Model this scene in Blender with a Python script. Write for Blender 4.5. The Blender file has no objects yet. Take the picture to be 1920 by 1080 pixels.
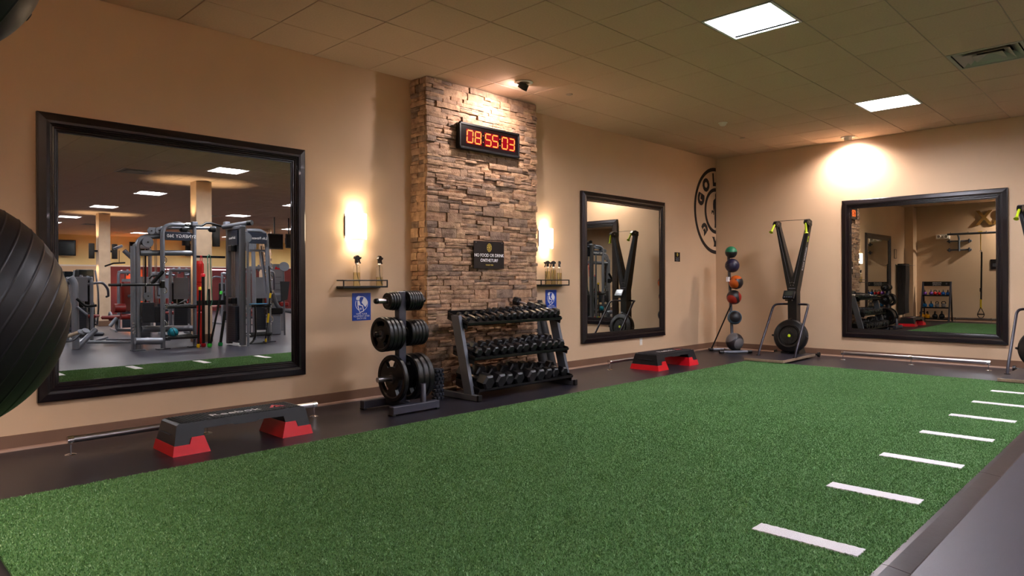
import bpy, math, random
import numpy as np
from mathutils import Matrix, Vector
random.seed(7)
S = bpy.context.scene
COL = S.collection
PI = math.pi
CEIL = 3.307
# ------------------------------------------------------------------ camera, world, exposure
CAM = Vector((-11.04, -5.843, 1.17)); YAW = 0.777077; ROLL = -0.0035588; F = 1280.75; Y0 = 528.16
cd = bpy.data.cameras.new('camera'); cam = bpy.data.objects.new('camera', cd); COL.objects.link(cam)
cd.sensor_width = 36; cd.lens = F / 1920 * 36; cd.shift_y = -(540 - Y0) / 1920; cd.clip_start = 0.02; cd.clip_end = 200
cam.matrix_world = Matrix.Translation(CAM) @ Matrix.Rotation(YAW - PI/2, 4, 'Z') @ Matrix.Rotation(PI/2, 4, 'X') @ Matrix.Rotation(ROLL, 4, 'Z')
S.camera = cam
w = bpy.data.worlds.new('world'); S.world = w; w.use_nodes = True
w.node_tree.nodes['Background'].inputs[0].default_value = (0.02, 0.018, 0.016, 1)
S.view_settings.view_transform = 'Standard'; S.view_settings.look = 'None'
S.view_settings.gamma = 1; S.view_settings.use_curve_mapping = False
S.view_settings.exposure = 1.72
S.cycles.use_denoising = True
try: S.cycles.denoiser = 'OPENIMAGEDENOISE'
except Exception: pass
S.cycles.use_light_tree = True
S.cycles.max_bounces = 10; S.cycles.diffuse_bounces = 4; S.cycles.glossy_bounces = 6; S.cycles.transmission_bounces = 8
S.cycles.sample_clamp_indirect = 6; S.cycles.blur_glossy = 0.5
S.cycles.caustics_reflective = False; S.cycles.caustics_refractive = False
TROFFER = 37.5      # emission of ceiling panels
SPOT_W = 80.0
SCONCE = 7.0

# ------------------------------------------------------------------ materials
def lin(h):
    if isinstance(h, str):
        h = h.lstrip('#'); h = [int(h[i:i+2], 16) / 255 for i in (0, 2, 4)]
        return tuple(c/12.92 if c <= .04045 else ((c+.055)/1.055)**2.4 for c in h) + (1,)
    return tuple(h) + (1,)
def pm(name, color, rough=.5, metal=0, noise=None, bump=None, emit=None, trans=0, ior=1.45, coat=0, spec=.5, speck=None):
    m = bpy.data.materials.new(name); m.use_nodes = True
    nt = m.node_tree; b = nt.nodes['Principled BSDF']; L = nt.links.new
    b.inputs['Base Color'].default_value = lin(color)
    b.inputs['Roughness'].default_value = rough; b.inputs['Metallic'].default_value = metal
    b.inputs['IOR'].default_value = ior; b.inputs['Transmission Weight'].default_value = trans
    b.inputs['Coat Weight'].default_value = coat; b.inputs['Specular IOR Level'].default_value = spec
    tc = nt.nodes.new('ShaderNodeTexCoord')
    col = None
    if noise:
        n = nt.nodes.new('ShaderNodeTexNoise'); n.inputs['Scale'].default_value = noise[0]; n.inputs['Detail'].default_value = 5
        L(tc.outputs['Object'], n.inputs['Vector'])
        r = nt.nodes.new('ShaderNodeValToRGB'); r.color_ramp.elements[0].position = .3; r.color_ramp.elements[1].position = .7
        c = lin(color); a = noise[1]
        c2 = lin(noise[2]) if len(noise) > 2 else tuple(min(1, x*(1+a)) for x in c[:3]) + (1,)
        r.color_ramp.elements[0].color = tuple(x*(1-a) for x in c[:3]) + (1,) if len(noise) < 3 else c
        r.color_ramp.elements[1].color = c2
        L(n.outputs['Fac'], r.inputs['Fac']); col = r.outputs['Color']
    if speck:
        n = nt.nodes.new('ShaderNodeTexNoise'); n.inputs['Scale'].default_value = speck[0]; n.inputs['Detail'].default_value = 1
        L(tc.outputs['Object'], n.inputs['Vector'])
        r = nt.nodes.new('ShaderNodeValToRGB'); r.color_ramp.elements[0].position = speck[1]; r.color_ramp.elements[1].position = speck[1]+.06
        r.color_ramp.elements[0].color = (0, 0, 0, 1); r.color_ramp.elements[1].color = (1, 1, 1, 1)
        mx = nt.nodes.new('ShaderNodeMixRGB'); L(n.outputs['Fac'], r.inputs['Fac']); L(r.outputs['Color'], mx.inputs['Fac'])
        if col: L(col, mx.inputs['Color1'])
        else: mx.inputs['Color1'].default_value = lin(color)
        mx.inputs['Color2'].default_value = lin(speck[2]); col = mx.outputs['Color']
    if col: L(col, b.inputs['Base Color'])
    if bump:
        n = nt.nodes.new('ShaderNodeTexNoise'); n.inputs['Scale'].default_value = bump[0]; n.inputs['Detail'].default_value = 4
        L(tc.outputs['Object'], n.inputs['Vector'])
        bp = nt.nodes.new('ShaderNodeBump'); bp.inputs['Strength'].default_value = bump[1]; bp.inputs['Distance'].default_value = bump[2] if len(bump) > 2 else .01
        L(n.outputs['Fac'], bp.inputs['Height']); L(bp.outputs['Normal'], b.inputs['Normal'])
    if emit:
        b.inputs['Emission Color'].default_value = lin(emit[0]); b.inputs['Emission Strength'].default_value = emit[1]
    return m
M = {}
M['wall'] = pm('wall_paint', '#cdae8d', .6, noise=(1.1, .05), bump=(260, .12, .002))
M['ceil'] = pm('ceiling_tile', '#cfb198', .95, noise=(60, .05), bump=(420, .5, .003))
M['grid'] = pm('ceiling_grid', '#b09a88', .6)
M['mortar'] = pm('dark_joint', '#3a2c22', .9)
M['plenum'] = pm('plenum_dark', '#3c342b', .9)
M['base'] = pm('cove_base', '#745643', .45, noise=(3, .06))
M['basel'] = pm('cove_toe', '#9a7b67', .4)
M['rubber'] = pm('rubber_floor', '#1c1a21', .34, noise=(3, .12), bump=(300, .35, .002), speck=(420, .64, '#4c4854'), spec=.55)
M['rubberg'] = pm('grey_rubber_floor', '#2f2e37', .34, noise=(3, .1), bump=(300, .35, .002), speck=(420, .62, '#625f70'), spec=.6)
M['turf'] = pm('turf_base', '#557f45', .9, noise=(170, .3), bump=(260, 1, .01))
M['edge'] = pm('edge_rubber', '#241e22', .3, noise=(14, .3), bump=(40, .1, .003))
M['white_paint'] = pm('white_turf', '#e4dfe0', .9, noise=(260, .06), bump=(260, .8, .008))
M['frame'] = pm('espresso_wood', '#130b0e', .3, noise=(40, .2), bump=(60, .06, .002), coat=.25)
M['mirror'] = pm('mirror_glass', '#cfd0c8', .0, metal=1)
M['mback'] = pm('mirror_edge', '#8f9690', .3, metal=.6)
M['black'] = pm('black_powder_coat', '#060607', .42, bump=(400, .08, .001))
M['blackp'] = pm('black_plastic', '#08080a', .35)
M['rubberb'] = pm('black_rubber', '#060607', .38, bump=(220, .15, .001))
M['hex'] = pm('hex_rubber', '#0a0a0d', .4, bump=(300, .15, .001))
M['darktube'] = pm('dark_tube', '#241f27', .35, metal=.2)
M['steel'] = pm('grey_steel_paint', '#353641', .38, noise=(8, .06))
M['rackgrey'] = pm('rack_grey_paint', '#5c6068', .36, metal=.25, noise=(7, .08))
M['silver'] = pm('silver_powder_coat', '#797c86', .35, metal=.35, noise=(4, .06))
M['silverd'] = pm('dark_silver_powder_coat', '#5e5f66', .38, metal=.3)
M['chrome'] = pm('brushed_chrome', '#a19c9c', .28, metal=1)
M['shiny'] = pm('polished_chrome', '#d8d8dc', .08, metal=1)
M['red'] = pm('red_plastic', '#c40d1c', .38, noise=(6, .05))
M['redp'] = pm('red_vinyl', '#7c1512', .4)
M['redbag'] = pm('red_bag', '#b01c10', .35)
M['deck'] = pm('step_plastic', '#0c0d12', .4, bump=(300, .1, .001))
M['deckmat'] = pm('step_mat', '#17171d', .6, bump=(300, .2, .001))
M['white'] = pm('white_print', '#e9e6e6', .5)
M['whitep'] = pm('white_plastic', '#e4ddd0', .4)
M['lime'] = pm('lime_plastic', '#b4c81a', .4)
M['yellow'] = pm('yellow_strap', '#e0b708', .5)
M['green'] = pm('green_plastic', '#1d9a4e', .4)
M['dgreen'] = pm('dark_green_rubber', '#1d5a42', .5)
M['lgreen'] = pm('light_green_plastic', '#3bbd3a', .4)
M['gold'] = pm('gold_letter', '#8f6a33', .4, metal=.35)
M['goldp'] = pm('gold_print', '#c0a83c', .5)
M['blue'] = pm('blue_sign', '#0f3fa0', .3, noise=(20, .15))
M['navy'] = pm('navy_panel', '#1b2130', .4)
M['bluegrey'] = pm('bluegrey_stack', '#20242e', .45)
M['sign'] = pm('black_sign', '#151114', .25)
M['logo'] = pm('black_vinyl', '#17110f', .6)
M['ply'] = pm('plywood_edge', '#8b7762', .5, noise=(30, .15))
M['blackcloth'] = pm('black_mat', '#121214', .6, bump=(120, .4, .002))
M['teal'] = pm('teal_rubber', '#0b7f93', .5)
M['bluepad'] = pm('blue_pad', '#2288b8', .5)
M['ygold'] = pm('yellow_wall_paint', '#f2d694', .7, noise=(1, .05))
M['stucco'] = pm('column_plaster', '#cdb093', .7, noise=(3.5, .13), bump=(40, .2, .004))
M['darkred'] = pm('dark_red_wall', '#5b1419', .6)
M['orange'] = pm('orange_wall', '#b0481c', .6)
M['tv'] = pm('tv_screen', '#0a1218', .12)
M['speaker'] = pm('speaker_cloth', '#33302e', .8, bump=(400, .5, .002))
M['aluminium'] = pm('vent_metal', '#a9a399', .45, metal=.2)
M['clear'] = pm('clear_plastic', '#f7f5ee', .03, trans=1, ior=1.25)
M['glassshelf'] = pm('shelf_glass', '#e6efe8', .02, trans=1, ior=1.3)
M['liquid'] = pm('pale_liquid', '#f6f0c4', .05, trans=.95, ior=1.3)
M['screen'] = pm('lcd_screen', '#2c302b', .2)
M['troffer_e'] = pm('light_panel', '#ffffff', .5, emit=('#f3f2ff', TROFFER))
M['troffer_r'] = pm('light_housing', '#e8e6e6', .5)
M['sconce_e'] = pm('sconce_shade', '#fff3e0', .5, emit=('#ffe2b8', SCONCE))
M['sconce_far'] = pm('sconce_bulb', '#ffe9c8', .5, emit=('#ffc26a', 30))
M['lens_e'] = pm('lamp_lens', '#ffffff', .5, emit=('#fff0f4', 40))
M['orange_e'] = pm('orange_lamp', '#ff7a20', .5, emit=('#ff7a20', 6))
M['neon'] = pm('light_strip', '#ffd8e0', .5, emit=('#ffc8d8', 1.6))
M['exit_e'] = pm('green_indicator', '#20ff90', .5, emit=('#20ff90', 2))
M['led'] = pm('led_segment', '#200802', .5, emit=((1, .185, .032), 1.0), spec=.1)
M['led_halo'] = pm('led_panel_red', '#100002', .6, emit=((.5, .0, .008), .22), spec=.05)  # dark red digit backing, dim emission imitates the halo of the lit digits
M['ledcore'] = M['led']

def stone_mat():
    m = bpy.data.materials.new('ledge_stone'); m.use_nodes = True
    nt = m.node_tree; b = nt.nodes['Principled BSDF']; L = nt.links.new; N = nt.nodes.new
    oi = N('ShaderNodeObjectInfo'); g = N('ShaderNodeNewGeometry'); a = N('ShaderNodeMath'); a.operation = 'ADD'
    L(oi.outputs['Random'], a.inputs[0]); L(g.outputs['Random Per Island'], a.inputs[1])
    fr = N('ShaderNodeMath'); fr.operation = 'FRACT'; L(a.outputs[0], fr.inputs[0])
    r = N('ShaderNodeValToRGB'); cr = r.color_ramp; cr.interpolation = 'LINEAR'
    pts = [(0, '#9c8675'), (.12, '#8c796b'), (.25, '#ae9176'), (.4, '#ba997c'), (.55, '#b89a82'), (.7, '#c5a586'), (.82, '#cbad8d'), (.92, '#b38f72'), (1, '#a38b78')]
    cr.elements[0].position = 0; cr.elements[0].color = lin(pts[0][1]); cr.elements[1].position = 1; cr.elements[1].color = lin(pts[-1][1])
    for p, c in pts[1:-1]:
        e = cr.elements.new(p); e.color = lin(c)
    L(fr.outputs[0], r.inputs['Fac'])
    tc = N('ShaderNodeTexCoord'); n = N('ShaderNodeTexNoise'); n.inputs['Scale'].default_value = 14; n.inputs['Detail'].default_value = 8
    L(g.outputs['Position'], n.inputs['Vector'])
    r2 = N('ShaderNodeValToRGB'); r2.color_ramp.elements[0].position = .3; r2.color_ramp.elements[1].position = .75
    r2.color_ramp.elements[0].color = lin('#9a8577'); r2.color_ramp.elements[1].color = lin('#fff6ea')
    L(n.outputs['Fac'], r2.inputs['Fac'])
    mx = N('ShaderNodeMixRGB'); mx.blend_type = 'MULTIPLY'; mx.inputs['Fac'].default_value = .85
    L(r.outputs['Color'], mx.inputs['Color1']); L(r2.outputs['Color'], mx.inputs['Color2']); L(mx.outputs['Color'], b.inputs['Base Color'])
    n2 = N('ShaderNodeTexNoise'); n2.inputs['Scale'].default_value = 55; n2.inputs['Detail'].default_value = 8; L(g.outputs['Position'], n2.inputs['Vector'])
    bp = N('ShaderNodeBump'); bp.inputs['Strength'].default_value = .7; bp.inputs['Distance'].default_value = .012
    L(n2.outputs['Fac'], bp.inputs['Height']); L(bp.outputs['Normal'], b.inputs['Normal'])
    b.inputs['Roughness'].default_value = .8
    return m
M['stone'] = stone_mat()
def blade_mat():
    m = bpy.data.materials.new('grass_blade'); m.use_nodes = True
    nt = m.node_tree; b = nt.nodes['Principled BSDF']; L = nt.links.new; N = nt.nodes.new
    g = N('ShaderNodeNewGeometry'); r = N('ShaderNodeValToRGB'); cr = r.color_ramp
    cr.elements[0].color = lin('#456d3b'); cr.elements[1].color = lin('#90b081')
    e = cr.elements.new(.45); e.color = lin('#5a8648'); e = cr.elements.new(.8); e.color = lin('#6a9558')
    L(g.outputs['Random Per Island'], r.inputs['Fac'])
    n = N('ShaderNodeTexNoise'); n.inputs['Scale'].default_value = 1.3; n.inputs['Detail'].default_value = 3; L(g.outputs['Position'], n.inputs['Vector'])
    r3 = N('ShaderNodeValToRGB'); r3.color_ramp.elements[0].position = .32; r3.color_ramp.elements[1].position = .68
    r3.color_ramp.elements[0].color = (.86, .90, .84, 1); r3.color_ramp.elements[1].color = (1, 1, 1, 1)
    mx = N('ShaderNodeMixRGB'); mx.blend_type = 'MULTIPLY'; mx.inputs['Fac'].default_value = 1
    L(n.outputs['Fac'], r3.inputs['Fac']); L(r.outputs['Color'], mx.inputs['Color1']); L(r3.outputs['Color'], mx.inputs['Color2']); L(mx.outputs['Color'], b.inputs['Base Color'])
    b.inputs['Roughness'].default_value = .5
    return m
M['blade'] = blade_mat()
def ball_mat(name, c1, c2, planes):
    """two-tone ball: colour 2 where any (dir . p) > t in the ball's own space"""
    m = bpy.data.materials.new(name); m.use_nodes = True
    nt = m.node_tree; b = nt.nodes['Principled BSDF']; L = nt.links.new; N = nt.nodes.new
    tc = N('ShaderNodeTexCoord'); last = None
    for d, t in planes:
        vm = N('ShaderNodeVectorMath'); vm.operation = 'DOT_PRODUCT'; vm.inputs[1].default_value = Vector(d).normalized()
        nz = N('ShaderNodeVectorMath'); nz.operation = 'NORMALIZE'; L(tc.outputs['Object'], nz.inputs[0]); L(nz.outputs[0], vm.inputs[0])
        gt = N('ShaderNodeMath'); gt.operation = 'GREATER_THAN'; gt.inputs[1].default_value = t; L(vm.outputs['Value'], gt.inputs[0])
        if last is None: last = gt.outputs[0]
        else:
            mxx = N('ShaderNodeMath'); mxx.operation = 'MAXIMUM'; L(last, mxx.inputs[0]); L(gt.outputs[0], mxx.inputs[1]); last = mxx.outputs[0]
    mx = N('ShaderNodeMixRGB'); mx.inputs['Color1'].default_value = lin(c1); mx.inputs['Color2'].default_value = lin(c2)
    L(last, mx.inputs['Fac']); L(mx.outputs['Color'], b.inputs['Base Color']); b.inputs['Roughness'].default_value = .42
    return m

# ------------------------------------------------------------------ mesh helpers
def V(*a): return Vector(a)
class MB:
    def __init__(s): s.v = []; s.f = []; s.sm = []
    def add(s, vs, fs, smooth=False, X=None):
        o = len(s.v)
        for p in vs:
            p = Vector(p)
            if X is not None: p = X @ p
            s.v.append(tuple(p))
        for f in fs: s.f.append(tuple(i + o for i in f)); s.sm.append(smooth)
        return s
    def box(s, lo, hi, bev=0, X=None):
        lo = list(lo); hi = list(hi)
        for i in range(3):
            if lo[i] > hi[i]: lo[i], hi[i] = hi[i], lo[i]
        if bev <= 0:
            vs = [(x, y, z) for x in (lo[0], hi[0]) for y in (lo[1], hi[1]) for z in (lo[2], hi[2])]
            return s.add(vs, [(0, 1, 3, 2), (4, 6, 7, 5), (0, 4, 5, 1), (2, 3, 7, 6), (0, 2, 6, 4), (1, 5, 7, 3)], X=X)
        bev = min(bev, min(hi[i]-lo[i] for i in range(3)) * .49)
        idx = {}; vs = []
        for a in (0, 1):
            for b in (0, 1):
                for c in (0, 1):
                    k = (a, b, c)
                    for ax in range(3):
                        p = []
                        for i in range(3):
                            e = (lo[i], hi[i])[k[i]]; sgn = 1 if k[i] == 0 else -1
                            p.append(e if i == ax else e + sgn*bev)
                        idx[(k, ax)] = len(vs); vs.append(p)
        fs = []
        for ax in range(3):
            o = [i for i in range(3) if i != ax]
            for sd in (0, 1):
                q = []
                for (u, v) in ((0, 0), (1, 0), (1, 1), (0, 1)):
                    k = [0, 0, 0]; k[ax] = sd; k[o[0]] = u; k[o[1]] = v; q.append(idx[(tuple(k), ax)])
                fs.append(q)
        for ax in range(3):       # edges along axis ax
            o = [i for i in range(3) if i != ax]
            for u in (0, 1):
                for v in (0, 1):
                    k0 = [0, 0, 0]; k0[o[0]] = u; k0[o[1]] = v; k1 = list(k0); k1[ax] = 1
                    fs.append([idx[(tuple(k0), o[0])], idx[(tuple(k1), o[0])], idx[(tuple(k1), o[1])], idx[(tuple(k0), o[1])]])
        for a in (0, 1):
            for b in (0, 1):
                for c in (0, 1): fs.append([idx[((a, b, c), 0)], idx[((a, b, c), 1)], idx[((a, b, c), 2)]])
        return s.add(vs, fs, X=X)
    def tube(s, path, r, n=10, cap=True, closed=False, X=None, flat=None):
        P = [Vector(p) for p in path]; m = len(P)
        rs = r if isinstance(r, (list, tuple)) else [r]*m
        t0 = None; rings = []; u = None
        for i in range(m):
            if closed: t = (P[(i+1) % m] - P[i-1]).normalized()
            else: t = (P[min(i+1, m-1)] - P[max(i-1, 0)]).normalized()
            if u is None:
                u = t.orthogonal().normalized()
            else:
                u = (u - t*u.dot(t))
                u = u.normalized() if u.length > 1e-6 else t.orthogonal().normalized()
            vv = t.cross(u)
            k = 1
            if not closed and 0 < i < m-1:
                a = (P[i]-P[i-1]).normalized(); c = a.dot(t); k = 1
            rings.append([P[i] + (u*math.cos(2*PI*j/n) + vv*math.sin(2*PI*j/n))*rs[i]*k for j in range(n)])
        vs = [p for rg in rings for p in rg]; fs = []
        for i in range(m if closed else m-1):
            a = i*n; b = ((i+1) % m)*n
            for j in range(n): fs.append((a+j, a+(j+1) % n, b+(j+1) % n, b+j))
        s.add(vs, fs, True, X)
        if cap and not closed:
            s.add(rings[0], [tuple(range(n))[::-1]], False, X); s.add(rings[-1], [tuple(range(n))], False, X)
        return s
    def cyl(s, a, b, r0, r1=None, n=20, X=None):
        return s.tube([a, b], [r0, r0 if r1 is None else r1], n, X=X)
    def lathe(s, prof, c=(0, 0, 0), axis=(0, 0, 1), n=28, smooth=True, X=None):
        ax = Vector(axis).normalized(); u = ax.orthogonal().normalized() if abs(ax.z) < .999 else Vector((1, 0, 0)); v = ax.cross(u); c = Vector(c)
        vs = []; fs = []
        for r, z in prof:
            for j in range(n): vs.append(c + ax*z + (u*math.cos(2*PI*j/n) + v*math.sin(2*PI*j/n))*max(r, 1e-5))
        for i in range(len(prof)-1):
            for j in range(n): fs.append((i*n+j, i*n+(j+1) % n, (i+1)*n+(j+1) % n, (i+1)*n+j))
        return s.add(vs, fs, smooth, X)
    def disc(s, c, axis, prof, n=36, X=None):
        """solid of revolution with crisp edges: profile segments are not shared"""
        for a, b in zip(prof[:-1], prof[1:]): s.lathe([a, b], c, axis, n, True, X)
        return s
    def sphere(s, c, r, n=24, m=14, sc=(1, 1, 1), X=None):
        vs = []; fs = []
        for i in range(m+1):
            th = PI*i/m
            for j in range(n):
                ph = 2*PI*j/n
                vs.append((c[0]+r*sc[0]*math.sin(th)*math.cos(ph), c[1]+r*sc[1]*math.sin(th)*math.sin(ph), c[2]+r*sc[2]*math.cos(th)))
        for i in range(m):
            for j in range(n): fs.append((i*n+j, (i+1)*n+j, (i+1)*n+(j+1) % n, i*n+(j+1) % n))
        return s.add(vs, fs, True, X)
    def torus(s, c, R, r, axis=(0, 0, 1), n=32, m=10, X=None, a0=0, a1=2*PI):
        ax = Vector(axis).normalized(); u = ax.orthogonal().normalized(); v = ax.cross(u); c = Vector(c)
        full = abs(a1-a0-2*PI) < 1e-6
        pts = [c + (u*math.cos(a0+(a1-a0)*i/n) + v*math.sin(a0+(a1-a0)*i/n))*R for i in range(n if full else n+1)]
        return s.tube(pts, r, m, closed=full, X=X)
    def prism(s, poly, f0, f1, X=None):
        """poly 2d; f0/f1 map (a,b) to 3d on either side"""
        n = len(poly); a = [Vector(f0(*p)) for p in poly]; b = [Vector(f1(*p)) for p in poly]
        s.add(a, [tuple(range(n))], False, X); s.add(b, [tuple(range(n))[::-1]], False, X)
        for i in range(n):
            j = (i+1) % n; s.add([a[i], a[j], b[j], b[i]], [(3, 2, 1, 0)], False, X)
        return s
    def build(s, name, mat, parent=None, loc=None, **tags):
        me = bpy.data.meshes.new(name); me.from_pydata(s.v, [], s.f); me.polygons.foreach_set('use_smooth', s.sm)
        if mat is not None: me.materials.append(M[mat] if isinstance(mat, str) else mat)
        me.validate(); me.update()
        o = bpy.data.objects.new(name, me); COL.objects.link(o)
        if parent is not None: o.parent = parent
        if loc is not None: o.location = loc
        for k, v in tags.items(): o[k] = v
        return o
def fillet(path, r, k=5):
    P = [Vector(p) for p in path]; out = [P[0]]
    for i in range(1, len(P)-1):
        a = (P[i-1]-P[i]); b = (P[i+1]-P[i]); d = min(r, a.length*.49, b.length*.49)
        a = P[i]+a.normalized()*d; b = P[i]+b.normalized()*d
        for j in range(k+1):
            t = j/k; out.append(a*(1-t)**2 + P[i]*2*t*(1-t) + b*t*t)
    out.append(P[-1]); return out
def thing(name, label, cat, loc=(0, 0, 0), rz=0, group=None):
    o = bpy.data.objects.new(name, None); COL.objects.link(o); o.empty_display_size = .1
    o.location = loc; o.rotation_euler = (0, 0, rz); o['label'] = label; o['category'] = cat
    if group: o['group'] = group
    return o
def tag(o, label, cat, group=None):
    o['label'] = label; o['category'] = cat
    if group: o['group'] = group
    return o
def struct(o): o['kind'] = 'structure'; return o
def dup(root, loc=None, rz=None, label=None, group=None):
    r = root.copy(); COL.objects.link(r)
    if loc is not None: r.location = loc
    if rz is not None: r.rotation_euler = (0, 0, rz)
    if label: r['label'] = label
    if group: r['group'] = group
    for ch in list(root.children):
        c = ch.copy(); COL.objects.link(c); c.parent = r
        for g in list(ch.children):
            d = g.copy(); COL.objects.link(d); d.parent = c
    return r
def text(s, size, loc, rot, mat, parent=None, name='lettering', align='CENTER', ext=.001, sx=1, space=1, off=0):
    cu = bpy.data.curves.new(name, 'FONT'); cu.body = s; cu.size = size; cu.align_x = align; cu.align_y = 'CENTER'; cu.extrude = ext
    cu.space_character = space; cu.resolution_u = 3
    cu.materials.append(M[mat] if isinstance(mat, str) else mat)
    tmp = bpy.data.objects.new('tmp', cu); cu.offset = off; me = bpy.data.meshes.new_from_object(tmp); me.name = name; bpy.data.objects.remove(tmp)
    o = bpy.data.objects.new(name, me); COL.objects.link(o); o.location = loc; o.rotation_euler = rot; o.scale = (sx, 1, 1)
    if parent: o.parent = parent
    return o
RL = (PI/2, 0, 0)            # text on a surface facing -y
RR = (PI/2, 0, -PI/2)        # facing -x
RB = (PI/2, 0, PI/2)         # facing +x
ORD = ['first', 'second', 'third', 'fourth', 'fifth', 'sixth', 'seventh', 'eighth', 'ninth', 'tenth', 'eleventh', 'twelfth', 'thirteenth', 'fourteenth', 'fifteenth', 'sixteenth']
#SHELL
# ================================================================== ROOM SHELL
XB, XE, YF = -11.75, 7.0, -26.6          # back wall, far right wall, far wall of the gym
struct(MB().box((XB-.15, -5.02, -.1), (XE+.15, .15, 0)).build('floor', 'rubber'))
struct(MB().box((XB-.15, YF-.15, -.1), (XE+.15, -5.02, 0)).build('floor', 'rubberg'))
wl = struct(MB().box((XB-.15, 0, 0), (.15, .15, CEIL+.1)).build('wall_left', 'wall'))
struct(MB().box((0, -9.0, 0), (.15, 0, CEIL+.1)).build('wall_right', 'wall'))
struct(MB().box((.15, -9.0, 0), (XE+.15, -8.85, CEIL+.1)).build('wall_inner', 'wall'))
struct(MB().box((XB-.15, YF, 0), (XB, 0, CEIL+.1)).build('wall_back', 'wall'))
struct(MB().box((XE, YF, 0), (XE+.15, -9, CEIL+.1)).build('wall_outer', 'ygold'))
struct(MB().box((XB, -.22, 0), (XB+.38, 0, CEIL)).build('trim_1', 'wall'))
# cove base: body and lighter toe
def cove(name, a, b, out):
    a = Vector(a); b = Vector(b); o = Vector(out)
    pr = [(0, 0), (.026, 0), (.022, .012), (.010, .02), (.008, .105), (0, .108)]
    m = MB(); 
    for i in range(len(pr)-1):
        p, q = pr[i], pr[i+1]
        m.add([a+o*p[0]+V(0, 0, p[1]), b+o*p[0]+V(0, 0, p[1]), b+o*q[0]+V(0, 0, q[1]), a+o*q[0]+V(0, 0, q[1])], [(0, 1, 2, 3)])
    r = struct(m.build(name, 'base'))
    m = MB().add([a+o*.028+V(0, 0, 0), b+o*.028+V(0, 0, 0), b+o*.0235+V(0, 0, .014), a+o*.0235+V(0, 0, .014)], [(0, 1, 2, 3)])
    m.add([a+o*.0235+V(0, 0, .014), b+o*.0235+V(0, 0, .014), b+o*.0115+V(0, 0, .0205), a+o*.0115+V(0, 0, .0205)], [(0, 1, 2, 3)])
    m.build('toe', 'basel', r)
cove('baseboard_left', (XB+.38, 0, 0), (-6.6, 0, 0), (0, -1, 0))
cove('baseboard_left.001', (-4.93, 0, 0), (0, 0, 0), (0, -1, 0))
cove('baseboard_right', (0, 0, 0), (0, -9, 0), (-1, 0, 0))
cove('baseboard_back', (XB, -.22, 0), (XB, -12, 0), (1, 0, 0))
cove('baseboard_trim', (XB+.38, 0, 0), (XB+.38, -.22, 0), (1, 0, 0))

# ---- ceiling: grid, individual tiles near, joined tiles far
T = .61
GX = lambda k: -1.66 - T*k
GY = lambda k: -.56 - T*k
ceil = struct(MB().box((XB-.15, YF-.15, CEIL+.17), (XE+.15, .15, CEIL+.22)).build('ceiling', 'plenum'))
LX = [13, 7, 1, -5, -11]; LY = [4, 10, 17, 23, 29, 33, 38]
LIGHTS = [(i, j) for i in LX for j in LY if not (i < 0 and j < 14) and (i, j) != (13, 4)]
VENTS = [(3, 6), (9, 12), (3, 12), (2, 24), (5, 33), (9, 26)]
holes = set(LIGHTS) | set(VENTS)
near = []; far = []
for i in range(-15, 17):
    x1 = min(GX(i)+T, XE); x0 = max(GX(i), XB)
    if x1-x0 < .05: continue
    for j in range(-1, 43):
        y1 = min(GY(j), 0); y0 = max(GY(j)-T, YF)
        if y1-y0 < .05 or (i, j) in holes: continue
        if x0 > -.2 and y1 > -8.9: continue
        if x0 < 0 < x1 and y1 > -9: x1b = 0
        else: x1b = x1
        # the stone pier interrupts the first rows
        q = (x0+.004, y0+.004, x1b-.004, y1-.004)
        (near if (j <= 9 and i <= 13 and x1b <= .01) else far).append(q)
tile_cache = {}
for (x0, y0, x1, y1) in near:
    wx, wy = round(x1-x0, 3), round(y1-y0, 3)
    if (wx, wy) not in tile_cache:
        o = MB().box((-wx/2, -wy/2, 0), (wx/2, wy/2, .018), .003).build('ceiling_panel', 'ceil', ceil)
        tile_cache[(wx, wy)] = o
    else:
        o = tile_cache[(wx, wy)].copy(); COL.objects.link(o)
    o.location = ((x0+x1)/2, (y0+y1)/2, CEIL + random.uniform(0, .0015))
m = MB()
for (x0, y0, x1, y1) in far: m.box((x0, y0, CEIL), (x1, y1, CEIL+.018))
m.build('ceiling_panel_field', 'ceil', ceil, kind='stuff')
m = MB()
for i in range(-15, 17):
    if XB < GX(i) < XE: m.box((GX(i)-.012, YF, CEIL+.006), (GX(i)+.012, 0 if GX(i) < 0 else -9, CEIL+.03))
for j in range(-1, 43):
    if YF < GY(j) < 0: m.box((XB, GY(j)-.012, CEIL+.006), (XE if GY(j) < -9 else 0, GY(j)+.012, CEIL+.03))
m.build('ceiling_grid', 'grid', ceil)
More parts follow.
